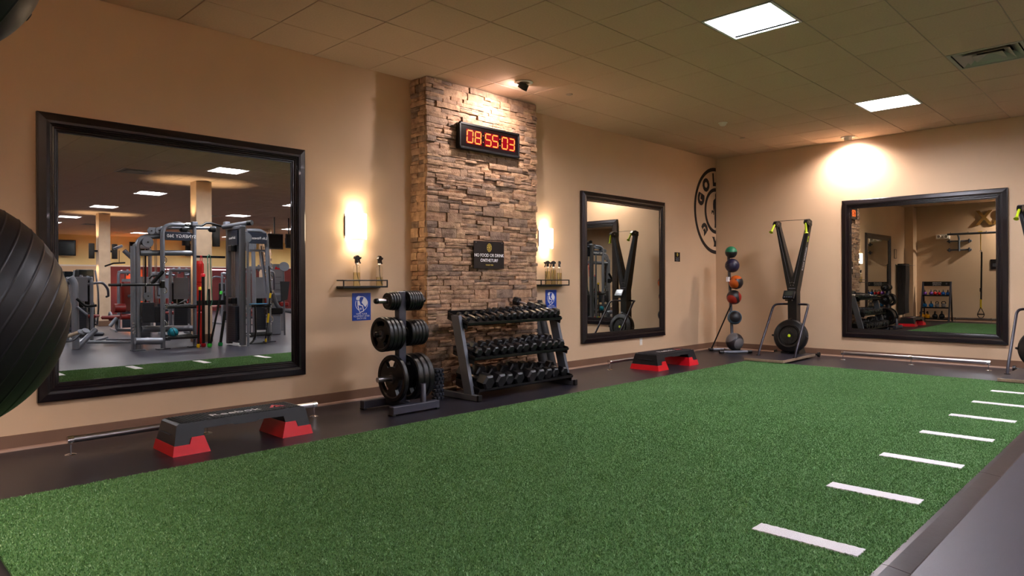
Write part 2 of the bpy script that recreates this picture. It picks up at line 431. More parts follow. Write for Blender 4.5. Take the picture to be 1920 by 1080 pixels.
# ---- recessed 2 x 2 light fixtures
def light_unit(i, j, label):
    x, y = GX(i)+T/2, GY(j)-T/2
    t = thing('ceiling_light', label, 'ceiling light', (x, y, CEIL), group='square ceiling light panels')
    return t
LH = .293
hm = MB()
for sx, sy in ((1, 0), (-1, 0), (0, 1), (0, -1)):
    if sx: hm.box((sx*LH, -LH, 0), (sx*(LH+.004), LH, .08))
    else: hm.box((-LH, sy*LH, 0), (LH, sy*(LH+.004), .08))
hm.box((-LH, -LH, .078), (LH, LH, .085))
fm = MB()
for sx in (1, -1):
    fm.box((sx*.275, -.295, -.002), (sx*.297, .295, .006)); fm.box((-.275, sx*.275, -.002), (.275, sx*.297, .006))
proto = None
for (i, j) in LIGHTS:
    if (i, j) == (7, 4): lab = 'large glowing square ceiling light nearest the camera, at the top edge of the picture'
    elif (i, j) == (1, 4): lab = 'glowing square ceiling light near the far wall, left of the ceiling vent'
    elif i == 7: lab = '%s glowing ceiling light in the row seen receding in the large left mirror' % {10: 'first', 17: 'second', 23: 'third', 29: 'fourth', 33: 'fifth', 38: 'sixth'}[j]
    elif (i, j) == (1, 23): lab = 'glowing ceiling light mirrored right of the near column in the large left mirror'
    else: lab = 'ceiling light over the gym, %s row from left wall, %s column from back wall' % (ORD[LY.index(j)], ORD[LX.index(i)])
    if proto is None:
        t = light_unit(i, j, lab)
        hm.build('housing', 'troffer_r', t); fm.build('frame', 'troffer_r', t)
        MB().box((-.288, -.288, .068), (.288, .288, .072)).build('diffuser', 'troffer_e', t)
        proto = t
    else:
        t = dup(proto, (GX(i)+T/2, GY(j)-T/2, CEIL), 0, lab)
# ---- square air diffusers
def vent(i, j, lab):
    x, y = GX(i)+T/2, GY(j)-T/2
    t = thing('ceiling_vent', lab, 'air vent', (x, y, CEIL), group='square air vents in the ceiling')
    def pyr(a, za, b, zb, m):
        # four sloped vanes from half size a at height za to b at zb
        c = [(-1, -1), (1, -1), (1, 1), (-1, 1)]
        for k in range(4):
            p, q = c[k], c[(k+1) % 4]
            A = V(p[0]*a, p[1]*a, za); B = V(q[0]*a, q[1]*a, za); C = V(q[0]*b, q[1]*b, zb); D = V(p[0]*b, p[1]*b, zb)
            o = V(0, 0, .004)
            m.add([A, B, C, D, A+o, B+o, C+o, D+o], [(0, 1, 2, 3), (7, 6, 5, 4), (0, 4, 5, 1), (2, 6, 7, 3)])
    m = MB()
    for s in (1, -1):
        m.box((s*.27, -.297, -.002), (s*.297, .297, .006)); m.box((-.27, s*.27, -.002), (.27, s*.297, .006))
    m.build('frame', 'aluminium', t)
    m = MB(); pyr(.255, 0, .17, .06, m); m.build('vane', 'aluminium', t)
    m = MB(); pyr(.185, -.004, .11, .05, m); m.build('vane', 'aluminium', t)
    m = MB(); pyr(.12, -.006, .02, .03, m); m.build('vane', 'aluminium', t)
    m = MB(); m.box((-.29, -.29, .1), (.29, .29, .105))
    for s in (1, -1): m.box((s*.29, -.29, 0), (s*.295, .29, .1)); m.box((-.29, s*.29, 0), (.29, s*.295, .1))
    m.build('duct_box', 'plenum', t)
VL = {(3, 6): 'square metal ceiling vent at the upper right of the picture', (9, 12): 'dark ceiling vent at the left edge inside the large left mirror',
      (3, 12): 'dark ceiling vent mirrored right of the near column at the large mirror\'s right edge'}
for (i, j) in VENTS: vent(i, j, VL.get((i, j), 'small dark ceiling vent far back in the large left mirror, %s from the mirrors' % {12: 'nearest', 24: 'second', 33: 'farthest', 26: 'third'}.get(j, '')))

# ---- turf with white marks
TX0, TX1, TY0, TY1 = -10.50, -1.575, -4.963, -1.328
turf = MB().box((TX0, TY0, .0005), (TX1, TY1, .012)).build('turf', 'turf'); tag(turf, 'long green artificial turf strip with white hash marks along one side', 'turf')
marks = [-9.79, -8.865, -7.946, -7.022, -6.085, -5.135, -4.222, -3.345, -2.465]
rng = np.random.default_rng(3)
for x in marks:
    n = 40; vs = []; fs = []
    for i in range(n+1):
        y = -4.408 - .46*i/n
        vs += [(x-.052+rng.uniform(-.004, .004), y, .0125), (x+.052+rng.uniform(-.004, .004), y, .0125),
               (x-.052, y, .019), (x+.052, y, .019)]
        vs[-2] = (vs[-4][0], y, .019); vs[-1] = (vs[-3][0], y, .019)
    for i in range(n):
        a = i*4; b = a+4
        fs += [(a+2, a+3, b+3, b+2), (a, a+2, b+2, b), (a+1, b+1, b+3, a+3)]
    fs += [(0, 1, 3, 2), (n*4, n*4+2, n*4+3, n*4+1)]
    MB().add(vs, fs).build('hash_mark', 'white_paint', turf)
def np_tris(name, P, mat, parent=None, **tags):
    n = len(P)//3
    me = bpy.data.meshes.new(name); me.vertices.add(3*n); me.vertices.foreach_set('co', P.astype(np.float32).ravel())
    me.loops.add(3*n); me.loops.foreach_set('vertex_index', np.arange(3*n, dtype=np.int32))
    me.polygons.add(n); me.polygons.foreach_set('loop_start', np.arange(0, 3*n, 3, dtype=np.int32))
    me.update(calc_edges=True); me.materials.append(M[mat]); me.validate()
    o = bpy.data.objects.new(name, me); COL.objects.link(o)
    if parent: o.parent = parent
    for k, v in tags.items(): o[k] = v
    return o
NB = 900000
u = rng.random(NB)
bx = TX0 + (TX1-TX0)*u; by = TY0 + (TY1-TY0)*rng.random(NB)
on = np.zeros(NB, bool)
for x in marks: on |= (np.abs(bx-x) < .047) & (by < -4.41) & (by > -4.866)
bx, by = bx[~on], by[~on]; NB = len(bx)
an = rng.random(NB)*2*PI; wd = .0022 + .0022*rng.random(NB); h = .006+.005*rng.random(NB); la = rng.random(NB)*2*PI; lr = .009*rng.random(NB)
A = np.stack([bx-np.cos(an)*wd, by-np.sin(an)*wd, np.full(NB, .011)], 1); B = np.stack([bx+np.cos(an)*wd, by+np.sin(an)*wd, np.full(NB, .011)], 1)
Cc = np.stack([bx+np.cos(la)*lr, by+np.sin(la)*lr, .011+h], 1)
P = np.stack([A, B, Cc], 1).reshape(-1, 3)
np_tris('grass_pile', P, 'blade', turf, kind='stuff')
# sloping rubber edge strips along the turf
xs = [-10.47, -8.0, -6.13, -3.9, -1.575]
for a, b in zip(xs[:-1], xs[1:]):
    m = MB(); g = .002
    sec = [(-4.962, 0), (-4.962, .014), (-4.985, .014), (-5.065, .004), (-5.068, 0)]
    m.prism(sec, lambda y, z: (a+g, y, z), lambda y, z: (b-g, y, z)); 
    tag(m.build('edge_strip', 'edge', None), 'black rubber ramp strip along the turf edge, %s from the far wall' % ['fourth', 'third', 'second', 'first'][xs.index(a)], 'edging', 'rubber ramp strips along the turf')

# ================================================================== STONE PIER
PX0, PX1, PYF = -6.62, -4.935, -.262
pier = MB().box((PX0+.04, PYF+.04, 0), (PX1-.04, -.001, CEIL-.003), 0).build('stone_pier', 'mortar')
tag(pier, 'tall stacked ledgestone pier between the two mirrors, reaching the ceiling', 'pillar')
stones = []
rs = random.Random(21)
def stone_mesh(L, H, D, r, nx, nz):
    """local: x 0..L along the course, z 0..H, y 0 (back) .. -D (rough front)"""
    vs = []; fs = []
    prof = []
    for i in range(nx+1):
        for k in range(nz+1):
            edge = (i in (0, nx)) + (k in (0, nz))
            x = L*i/nx; z = H*k/nz; y = -D + (.004*edge) + r.uniform(-.004, .004)
            if 0 < i < nx: x += r.uniform(-.012, .012)*L/max(nx, 1)
            if k in (0, nz): z += r.uniform(-.0035, .002) if k == 0 else r.uniform(-.002, .0035)
            vs.append((x, y, z))
    for i in range(nx):
        for k in range(nz):
            a = i*(nz+1)+k; fs.append((a, a+nz+1, a+nz+2, a+1))
    o = len(vs)
    c = [0, nx*(nz+1), nx*(nz+1)+nz, nz]
    ring = [i*(nz+1) for i in range(nx+1)] + [nx*(nz+1)+k for k in range(1, nz+1)] + [i*(nz+1)+nz for i in range(nx-1, -1, -1)] + [k for k in range(nz-1, 0, -1)]
    for q in ring: vs.append((vs[q][0], 0, vs[q][2]))
    n = len(ring)
    for q in range(n): fs.append((ring[q], o+q, o+(q+1) % n, ring[(q+1) % n]))
    fs.append(tuple(o+q for q in range(n))[::-1])
    return vs, fs
z = 0
def split(total, r, lo, hi):
    out = []; x = 0
    while x < total-.001:
        l = r.uniform(lo, hi)
        if total-(x+l) < lo*.8: l = total-x
        out.append((x, l)); x += l
    return out
def emit_stone(x, z, L, H, D, face):
    nx = max(2, min(6, int(L/.05))); nz = 1 if H < .03 else 2
    vs, fs = stone_mesh(L-.004, H-.005, D, rs, nx, nz)
    if face == 'front': X = Matrix.Translation((PX0+x, PYF+.05, z))
    elif face == 'left': X = Matrix.Translation((PX0+.05, x, z)) @ Matrix.Rotation(-PI/2, 4, 'Z')
    else: X = Matrix.Translation((PX1-.05, x, z)) @ Matrix.Rotation(PI/2, 4, 'Z')
    stones.append((L*H*(1 if face == 'front' else .75 if face == 'left' else .05), vs, fs, X))
W = PX1-PX0
while z < CEIL-.012:
    H = rs.choice([.042, .05, .06, .07, .082, .1, .06, .075])
    if z+H > CEIL-.02: H = CEIL-z-.002
    for (x, L) in split(W, rs, .09, .34):
        q = rs.random(); D = .05+rs.uniform(-.006, .024)
        if H > .05 and q < .35:           # a course split into two thin stones
            h1 = H*rs.uniform(.4, .6)
            emit_stone(x, z, L, h1, D, 'front')
            c = rs.uniform(.35, .65)*L if L > .22 else L
            emit_stone(x, z+h1, c, H-h1, .05+rs.uniform(-.006, .024), 'front')
            if c < L: emit_stone(x+c, z+h1, L-c, H-h1, .05+rs.uniform(-.006, .024), 'front')
        elif H > .05 and q < .5 and L > .2:
            c = L*rs.uniform(.25, .4); emit_stone(x, z, c, H, D, 'front')
            emit_stone(x+c, z, L-c, H*.5, .05+rs.uniform(-.006, .024), 'front'); emit_stone(x+c, z+H*.5, L-c, H*.5, .05+rs.uniform(0, .018), 'front')
        else: emit_stone(x, z, L, H, D, 'front')
    # left side (-x face): local x runs towards -y
    for (x, L) in split(.245, rs, .09, .16): emit_stone(-.0-(.245-x)+L-.0, z, L, H, .05+rs.uniform(-.004, .02), 'left')
    for (x, L) in split(.245, rs, .1, .17): emit_stone(-.245+x, z, L, H, .05+rs.uniform(-.004, .02), 'right')
    z += H
stones.sort(key=lambda s: -s[0])
for k, (a, vs, fs, X) in enumerate(stones[:298]):
    c = X @ Vector((0, 0, 0))
    MB().add([V((X @ Vector(p)).x, min((X @ Vector(p)).y, -.001), (X @ Vector(p)).z)-c for p in vs], fs).build('stone', 'stone', pier, loc=c)
m = MB()
for (a, vs, fs, X) in stones[298:]: m.add([V((X @ Vector(p)).x, min((X @ Vector(p)).y, -.001), (X @ Vector(p)).z) for p in vs], fs)
m.build('small_stones', 'stone', pier, kind='stuff')

# ================================================================== FRAMED MIRRORS
def mirror(cx, cy, z0, size, rz, lab, tilt=0, name='wall_mirror'):
    t = thing(name, lab, 'mirror', (cx, cy, z0+size/2), rz, 'dark framed square wall mirrors')
    h = size/2
    prof = [(0, 0), (0, .034), (.01, .04), (.055, .052), (.074, .05), (.078, .04), (.088, .043), (.094, .033), (.103, .036), (.109, .026), (.119, .027), (.124, .016), (.133, .016), (.133, .004)]
    for k in range(4):
        R = Matrix.Rotation(-k*PI/2, 4, 'Y'); m = MB()
        for i in range(len(prof)-1):
            (d0, p0), (d1, p1) = prof[i], prof[i+1]
            m.add([R @ V(-(h-d0), -p0, h-d0), R @ V(h-d0, -p0, h-d0), R @ V(h-d1, -p1, h-d1), R @ V(-(h-d1), -p1, h-d1)], [(0, 3, 2, 1)])
        m.build('frame_rail', 'frame', t)
    g = MB(); i = h-.131
    g.add([(-i, 0, -i), (i, 0, -i), (i, 0, i), (-i, 0, i)], [(0, 1, 2, 3)])
    o = g.build('glass', 'mirror', t, loc=(0, -.012, 0)); o.rotation_euler = (tilt, 0, 0)
    g = MB().box((-i, -.004, -i), (i, -.001, i)); g.build('backing', 'frame', t)
    return t
mirror(-8.905, 0, .318, 2.08, 0, 'large dark framed mirror on the left wall showing the weight machines', -.0027)
mirror(-2.737, 0, .322, 2.08, 0, 'dark framed mirror right of the stone pier showing a ski machine')
mirror(0, -3.15, .31, 2.08, -PI/2, 'dark framed mirror on the right wall showing kettlebells and a red clock')
#OBJ
# ================================================================== ROOM OBJECTS
# ---- foot rails in front of the mirrors
def rail(cx, cy, L, rz, lab, posts=3):
    t = thing('foot_rail', lab, 'rail', (cx, cy, 0), rz, 'steel rails guarding the mirrors')
    MB().tube([(-L/2+.02, 0, .102), (L/2-.02, 0, .102)], .024, 16).build('pipe', 'chrome', t)
    for s in (-1, 1): MB().cyl((s*(L/2-.03), 0, .102), (s*(L/2+.006), 0, .102), .0275, n=18).build('end_cap', 'shiny', t)
    for k in range(posts):
        x = -L/2+.015 + (L-.03)*k/(posts-1)
        p = MB().cyl((x, 0, .004), (x, 0, .08), .0055, n=8)
        if 0 < k < posts-1: p.cyl((x-.022, 0, .102), (x+.022, 0, .102), .027, n=18)
        p.build('post', 'shiny', t)
        MB().lathe([(.0, .009), (.012, .009), (.034, .004), (.037, 0)], (x, 0, 0), n=18).build('flange', 'shiny', t)
    return t
rail(-8.915, -.42, 1.86, 0, 'steel foot rail on the floor behind the near step platform')
rail(-2.75, -.42, 1.9, 0, 'steel foot rail on the floor behind the far step platform')
rail(-.42, -3.145, 1.82, PI/2, 'steel foot rail below the right wall mirror')
rail(-11.4, -2.1, 1.7, PI/2, 'steel foot rail on the back wall, seen low in the right mirror')

# ---- step platforms
def step(cx, cy, lab, wd=1.0, ext=None):
    t = thing('step_platform', lab, 'exercise step', (cx, cy, 0), 0, 'black and red step platforms')
    hw = lambda z: (.19 - .045*z/.2)*wd
    def tp(poly, name, mat, par=t, extra=0):
        return MB().prism(poly, lambda x, z: (x, -hw(z)-extra, z), lambda x, z: (x, hw(z)+extra, z)).build(name, mat, par)
    top = [(-.475, .195), (-.462, .208), (.462, .208), (.475, .195)]
    tp([(-.458, .209), (.458, .209), (.475, .198), (.50, .062), (.405, .062), (.392, .104), (.305, .104), (.293, .158), (.10, .162), (.08, .152), (-.08, .152), (-.10, .162), (-.293, .158),
        (-.305, .104), (-.392, .104), (-.405, .062), (-.50, .062), (-.475, .198)], 'deck', 'deck')
    for s in (-1, 1):
        tp([(s*a, b) for a, b in [(.515, .0), (.265, .0), (.30, .112), (.384, .112), (.398, .068), (.503, .068)]][::(1 if s > 0 else -1)], 'riser', 'red', extra=.004)
    # ribbed top mat: cross ribs
    m = MB(); m.box((-.44, -.128*wd, .2085), (.44, .128*wd, .211))
    for k in range(37):
        x = -.432 + .024*k; m.box((x-.0075, -.128*wd, .211), (x+.0075, .128*wd, .2145))
    m.build('tread_mat', 'deckmat', t)
    m = MB().box((-.505, -.10*wd, .135), (-.4905, .10*wd, .137)); m.build('end_groove', 'steel', t)
    text('Reebok', .105, (-.02, -.02, .2146), (0, 0, 0), 'white', t, ext=.0006, sx=1.15)
    # little delta mark
    m = MB()
    for (ax, bx, cx_, yy) in ((.25, .34, .295, 0),):
        m.prism([(.245, -.045), (.275, -.045), (.31, .02), (.345, -.045), (.375, -.045), (.31, .06)], lambda a, b: (a-.01, b, .2146), lambda a, b: (a-.01, b, .2152))
        m.prism([(.29, -.045), (.33, -.045), (.31, -.01)], lambda a, b: (a-.01, b, .2146), lambda a, b: (a-.01, b, .2152))
    m.build('delta_mark', 'red', t)
    return t
step(-8.86, -.825, 'black step platform on red risers in front of the large left mirror')
step(-2.885, -.765, 'black step platform on red risers under the mirror right of the pier', 1.15)

# ---- barbell plate tree
pt = thing('plate_tree', 'grey upright plate rack left of the stone pier', 'weight rack', (-7.27, -.69, 0))
MB().box((-.27, -.26, .012), (.25, -.19, .082), .006).build('base_bar', 'steel', pt)
MB().box((-.27, .19, .012), (.25, .26, .082), .006).build('base_bar', 'steel', pt)
MB().box((-.035, -.19, .02), (.035, .19, .075), .005).build('cross_bar', 'steel', pt)
for sx in (-.255, .235):
    for sy in (-.225, .225): MB().box((sx-.018, sy-.033, 0), (sx+.018, sy+.033, .014), .003).build('rubber_foot', 'blackp', pt)
MB().box((-.042, -.035, .07), (.042, .035, 1.085), .006).build('post', 'steel', pt)
for y in (-.225, .225): MB().lathe([(.026, .082), (.026, .25), (.021, .25), (.021, .1)], (.085, y, 0), n=20).build('bar_holder', 'steel', pt)
PEGZ = [1.0, .70, .292]
for z in PEGZ:
    for s in (-1, 1):
        p = MB().cyl((s*.04, 0, z), (s*.255, 0, z), .0245, n=16).build('peg', 'chrome', pt)
        if z != .292: MB().lathe([(.026, 0), (.026, .02), (.02, .032), (.0, .036)], (s*.25, 0, z), (s, 0, 0), 16).build('peg_cap', 'blackp', pt)
def plate(x, z, r, th, lab, s):
    """weight plate hung on a peg; axis x, face towards s"""
    t = thing('weight_plate', lab, 'weight plate', (-7.27+x, -.69, z), 0, 'black weight plates on the plate rack')
    rim = r
    prof = [(.0265, -th*.5), (.05, -th*.5), (.055, -th*.36), (r*.80, -th*.36), (r*.84, -th*.5), (r*.965, -th*.5), (r, -th*.3), (r, th*.3), (r*.965, th*.5), (r*.84, th*.5), (r*.80, th*.36), (.055, th*.36), (.05, th*.5), (.0265, th*.5), (.0265, -th*.5)]
    big = r > .14
    if not big:
        MB().disc((0, 0, 0), (1, 0, 0), prof, 36).build('disc', 'rubberb', t)
    else:
        # three grip slots cut through: build the web as sectors around the openings
        m = MB(); m.disc((0, 0, 0), (1, 0, 0), [(r*.78, -th*.36), (r*.84, -th*.5), (r*.965, -th*.5), (r, -th*.3), (r, th*.3), (r*.965, th*.5), (r*.84, th*.5), (r*.78, th*.36), (r*.78, -th*.36)], 40)
        m.disc((0, 0, 0), (1, 0, 0), [(.0265, -th*.5), (.05, -th*.5), (.055, -th*.36), (r*.5, -th*.36), (r*.5, th*.36), (.055, th*.36), (.05, th*.5), (.0265, th*.5), (.0265, -th*.5)], 40)
        for k in range(3):
            a0 = math.radians(90+120*k+ 32); a1 = a0 + math.radians(120-64) + 0
            n = 8
            for q in range(n):
                b0 = a0+(a1-a0)*q/n; b1 = a0+(a1-a0)*(q+1)/n
                vs = [(xx, rr*math.cos(b), rr*math.sin(b)) for xx in (-th*.36, th*.36) for rr in (r*.49, r*.79) for b in (b0, b1)]
                fs = [(0, 1, 3, 2), (4, 6, 7, 5)]
                if q == 0: fs.append((0, 2, 6, 4))
                if q == n-1: fs.append((1, 5, 7, 3))
                m.add(vs, fs)
        m.build('disc', 'rubberb', t)
    MB().disc((0, 0, 0), (1, 0, 0), [(.0262, -th*.52), (.036, -th*.52), (.036, th*.52), (.0262, th*.52), (.0262, -th*.52)], 24).build('hub_ring', 'silverd', t)
    return t
def stack(z, s, rad, ths, start, lv, side):
    x = start
    for k, th in enumerate(ths):
        plate(s*(x+th/2), z-.002, rad[k], th-.002, 'black round weight plate on the %s peg on the %s side, %s from the post' % (lv, side, ORD[k]), s); x += th
stack(1.0, -1, [.086, .086, .083, .078], [.026]*4, .045, 'top', 'left')
stack(1.0, 1, [.094]*6, [.027]*6, .045, 'top', 'right')
stack(.70, -1, [.155, .155, .157, .158], [.045]*4, .045, 'middle', 'left')
stack(.70, 1, [.122]*5, [.038]*5, .05, 'middle', 'right')
stack(.292, -1, [.215], [.05], .06, 'lowest', 'left')
stack(.292, 1, [.215]*3, [.062]*3, .05, 'lowest', 'right')

# ---- knobbly foam roller by the rack
t = thing('textured_roller', 'dark blue knobbly foam roller standing between the plate rack and dumbbell rack', 'foam roller', (-6.715, -.55, 0))
m = MB().cyl((0, 0, 0), (0, 0, .31), .047, n=20)
m.build('core', 'bluegrey', t)
m = MB()
for i in range(8):
    for j in range(9):
        a = 2*PI*(j+.5*(i % 2))/9; X = Matrix.Translation((0, 0, .02+i*.0385)) @ Matrix.Rotation(a, 4, 'Z')
        m.box((.04, -.0125, -.013), (.062, .0125, .013), .004, X)
m.build('knobs', 'bluegrey', t)

# ---- three tier dumbbell rack
RX0, RX1 = -6.5, -5.07
dr = thing('dumbbell_rack', 'three-shelf black and grey dumbbell rack in front of the stone pier', 'weight rack', ((RX0+RX1)/2, -.7, 0))
hx = (RX1-RX0)/2
for s in (-1, 1):
    x0 = s*hx+ (0 if s > 0 else -.042); x1 = x0+.042
    # slanted flat upright: side view polygon (y,z) rel. to y=-.7
    poly = [(-.16, .06), (-.045, .06), (.15, .83), (.035, .83)]
    MB().prism([(a, b) for a, b in poly], lambda y, z: (x0, y, z), lambda y, z: (x1, y, z)).build('upright', 'rackgrey', dr)
    f = MB().box((x0-.002, -.235, .0), (x1+.002, .33, .062), .006).build('foot', 'rackgrey', dr)
    MB().box((x0-.005, -.262, .001), (x1+.005, -.232, .065), .006).build('foot_cap', 'blackp', f)
SH = [((.245, .83), (-.055, .742)), ((.16, .475), (-.155, .40)), ((.12, .165), (-.215, .095))]     # (rear y,z) (front y,z)
for (ry, rz_), (fy, fz) in SH:
    d = Vector((0, fy-ry, fz-rz_)).normalized(); nrm = Vector((0, -d.z, d.y)) if d.y > 0 else Vector((0, d.z, -d.y))
    if nrm.z < 0: nrm = -nrm
    R = V(0, ry, rz_); Fp = V(0, fy, fz)
    m = MB()
    prof = [R+nrm*.045, R+nrm*.041-d*.012, R-nrm*.012, Fp-nrm*.012+d*.0, Fp+nrm*.0+d*.012, Fp+nrm*.022+d*.012, Fp+nrm*.022+d*.006, Fp+nrm*.004, R+nrm*.002, R+nrm*.04]
    pts = [(p.y, p.z) for p in prof]
    m.prism(pts, lambda y, z: (-hx-.004, y, z), lambda y, z: (hx+.004, y, z))
    sh = m.build('shelf', 'black', dr)
    for s in (-1, 1):
        a = MB(); q = [R-nrm*.04, R+nrm*.03, Fp+nrm*.03, Fp-nrm*.05]
        a.prism([(p.y, p.z) for p in q], lambda y, z: (s*(hx+.004), y, z), lambda y, z: (s*(hx-.006), y, z)); a.build('shelf_bracket', 'black', sh)
def dumbbell(x, tier, size, along, lab, rz=0, roll=0, dy=0, dz=0, silver=False):
    (ry, rz_), (fy, fz) = SH[tier]
    ang = math.atan2(rz_-fz, ry-fy)
    r = size; L = r*1.5; H = max(.115, r*2.0)/2    # head radius, head length, half handle
    midy = ry + (fy-ry)*along; midz = rz_ + (fz-rz_)*along
    t = thing('dumbbell', lab, 'dumbbell', (x, -.7+midy+dy, midz+r*.88/math.cos(ang)+.004+dz), rz, 'black hex dumbbells on the three-shelf rack')
    t.rotation_euler = (ang, roll*0, rz)
    Rm = Matrix.Rotation(roll, 4, 'Y')
    for s in (-1, 1):
        m = MB(); hexa = lambda rr, off: [V(rr*math.cos(PI/3*k), off, rr*math.sin(PI/3*k)) for k in range(6)]
        y0 = s*H*.98; y1 = s*(H+L)
        rings = [hexa(r*.80, y0), hexa(r, y0+s*r*.18), hexa(r, y1-s*r*.2), hexa(r*.74, y1)]
        vs = [p for g in rings for p in g]; fs = []
        for a in range(3):
            for k in range(6):
                q = (a*6+k, a*6+(k+1) % 6, a*6+6+(k+1) % 6, a*6+6+k); fs.append(q if s < 0 else q[::-1])
        fs.append(tuple(range(6)) if s > 0 else tuple(range(6))[::-1]); fs.append(tuple(range(18, 24)) if s < 0 else tuple(range(18, 24))[::-1])
        m.add(vs, fs, X=Rm); m.build('head', 'hex', t)
    hr = max(.012, min(.017, r*.32))
    MB().lathe([(hr*.9, -H), (hr*.95, -H*.6), (hr*1.12, 0), (hr*.95, H*.6), (hr*.9, H)], (0, 0, 0), (0, 1, 0), 12).build('handle', 'chrome', t)
    return t
n = 14
for k in range(n):
    x = RX0+.075 + (RX1-RX0-.12)*(k/(n-1))**.93
    r = [.026, .027, .029, .031, .039, .041, .042, .044, .044, .046, .048, .052, .053, .055][k]
    dumbbell(x, 0, r, .5, 'small hex dumbbell on the top shelf of the rack, %s from the left' % ORD[k], rs.uniform(-.12, .12), 0, 0, .0)
dumbbell(RX1-.30, 0, .05, .12, 'hex dumbbell lying behind the others at the right of the top shelf', .25, 0, .04, .05)
n = 12
for k in range(n):
    x = RX0+.1 + (RX1-RX0-.17)*k/(n-1)
    r = [.05, .048, .05, .05, .051, .051, .052, .052, .06, .06, .057, .056][k]
    dumbbell(x, 1, r, .5, 'hex dumbbell on the middle shelf of the rack, %s from the left' % ORD[k], rs.uniform(-.1, .1))
xsb = [-.60, -.425, -.27, -.11, .055, .21, .355, .49, .64]
for k, (dx, r) in enumerate(zip(xsb, [.085, .082, .07, .072, .077, .072, .066, .058, .058])):
    dumbbell((RX0+RX1)/2+dx-.01, 2, r, .5, 'large hex dumbbell on the bottom shelf of the rack, %s from the left' % ORD[k], rs.uniform(-.08, .08))
# ---- two smooth black rollers leaning behind the rack
for k, (x, dx) in enumerate(((-4.80, .03), (-4.66, .05))):
    t = thing('foam_roller', 'black smooth foam roller leaning on the wall behind the dumbbell rack, %s of two' % ['left', 'right'][k], 'foam roller', (x, -.27, 0), 0, 'black smooth rollers')
    a = V(0, -.02, .012); b = V(-dx-.04, .17, .93); 
    MB().tube([a, b], .06, 24).build('cylinder', 'blackcloth', t)
    MB().tube([b, b+(b-a).normalized()*.006], .035, 16).build('core', 'blackp', t)

# ---- wall clock on the pier
ck = thing('digital_clock', 'black digital wall clock with red numerals on the stone pier', 'clock', (-5.772, PYF-.05, 2.745))
MB().box((-.46, -.02, -.14), (.46, .05, .14), .012).build('case', 'blackp', ck)
m = MB()
for s in (-1, 1): m.box((-.462, -.03, s*.118), (.462, -.018, s*.142), .003); m.box((s*.44, -.03, -.142), (s*.462, -.018, .142), .003)
m.build('bezel', 'blackp', ck)
MB().box((-.437, -.0215, -.115), (.437, -.02, .115)).build('face', pm('clock_face', '#0c0404', .3, spec=.15), ck)
SEG = {'0': 'abcdef', '1': 'bc', '2': 'abged', '3': 'abgcd', '4': 'fgbc', '5': 'afgcd', '6': 'afgedc', '7': 'abc', '8': 'abcdefg', '9': 'abcdfg'}
DW, DH, TH = .042, .064, .0068
def seg_poly(c, par, cx, mat, y):
    m = MB(); g = .004
    P = {'a': ((-DW, DH), (DW, DH)), 'g': ((-DW, 0), (DW, 0)), 'd': ((-DW, -DH), (DW, -DH)), 'f': ((-DW, DH), (-DW, 0)), 'b': ((DW, DH), (DW, 0)), 'e': ((-DW, 0), (-DW, -DH)), 'c': ((DW, 0), (DW, -DH))}[c]
    (x0, z0), (x1, z1) = P
    if z0 == z1: poly = [(x0+g, z0), (x0+g+TH, z0+TH), (x1-g-TH, z0+TH), (x1-g, z0), (x1-g-TH, z0-TH), (x0+g+TH, z0-TH)]
    else: poly = [(x0, z0-g), (x0+TH, z0-g-TH), (x0+TH, z1+g+TH), (x0, z1+g), (x0-TH, z1+g+TH), (x0-TH, z0-g-TH)]
    m.prism(poly, lambda a, b: (cx+a+b*.04, y, b), lambda a, b: (cx+a+b*.04, y-.0015, b)); return m
for ch, cx in zip('085503', (-.308, -.190, -.036, .072, .223, .336)):
    d = MB().box((cx-.054, -.0228, -.078), (cx+.054, -.0216, .078)).build('digit_panel', 'led_halo', ck)
    for c in 'abcdefg':
        if c in SEG[ch]: seg_poly(c, ck, cx, 'led', -.0232).build('segment', 'led', d)
for cx in (-.113, .147):
    for z in (-.035, .035): MB().cyl((cx, -.0215, z), (cx, -.024, z), .0065, n=10).build('colon_dot', pm('dot%d' % (cx*1000+z*1000), '#b03a30', .4), ck)

# ---- signs
def badge(par, cx, cz, r, y, mat='goldp'):
    m = MB(); f = lambda R0, R1: None
    for R0, R1 in ((r, r*.88), (r*.55, r*.45)):
        n = 28
        for k in range(n):
            a, b = 2*PI*k/n, 2*PI*(k+1)/n
            m.add([(cx+.78*R*math.cos(q), y, cz+R*math.sin(q)) for R, q in ((R0, a), (R0, b), (R1, b), (R1, a))], [(0, 1, 2, 3)])
    for k in range(9):
        a = 2*PI*k/9+.3; X = Matrix.Translation((cx+.78*.71*r*math.cos(a), y, cz+.71*r*math.sin(a)))
        m.box((-.055*r*1.8, -.0002, -.11*r), (.055*r*1.8, .0002, .11*r), 0, X)
    m.box((cx-.12*r, y-.0002, cz-.32*r), (cx+.12*r, y+.0002, cz+.32*r)); m.box((cx-.25*r, y-.0002, cz+.02*r), (cx+.25*r, y+.0002, cz+.18*r))
    m.build('round_emblem', mat, par)
sg = thing('rules_sign', 'black square sign about food and drink on the stone pier', 'sign', (-5.776, PYF-.05, 1.468))
MB().box((-.232, 0, -.152), (.232, .008, .152), .001).build('board', 'sign', sg)
MB().box((-.2, .004, -.1), (.2, .06, .1)).build('mount', 'plenum', sg)
badge(sg, 0, .083, .047, -.0008)
text('NO FOOD OR DRINK', .050, (0, -.001, -.005), RL, 'white', sg, sx=.93)
text('ONTHETURF', .050, (0, -.001, -.062), RL, 'white', sg, sx=.93)
text('THANK YOU', .020, (0, -.001, -.112), RL, 'goldp', sg)
for sx in (-.2, .2):
    MB().cyl((sx, .001, .138), (sx, -.002, .138), .005, n=10).build('screw', 'chrome', sg)
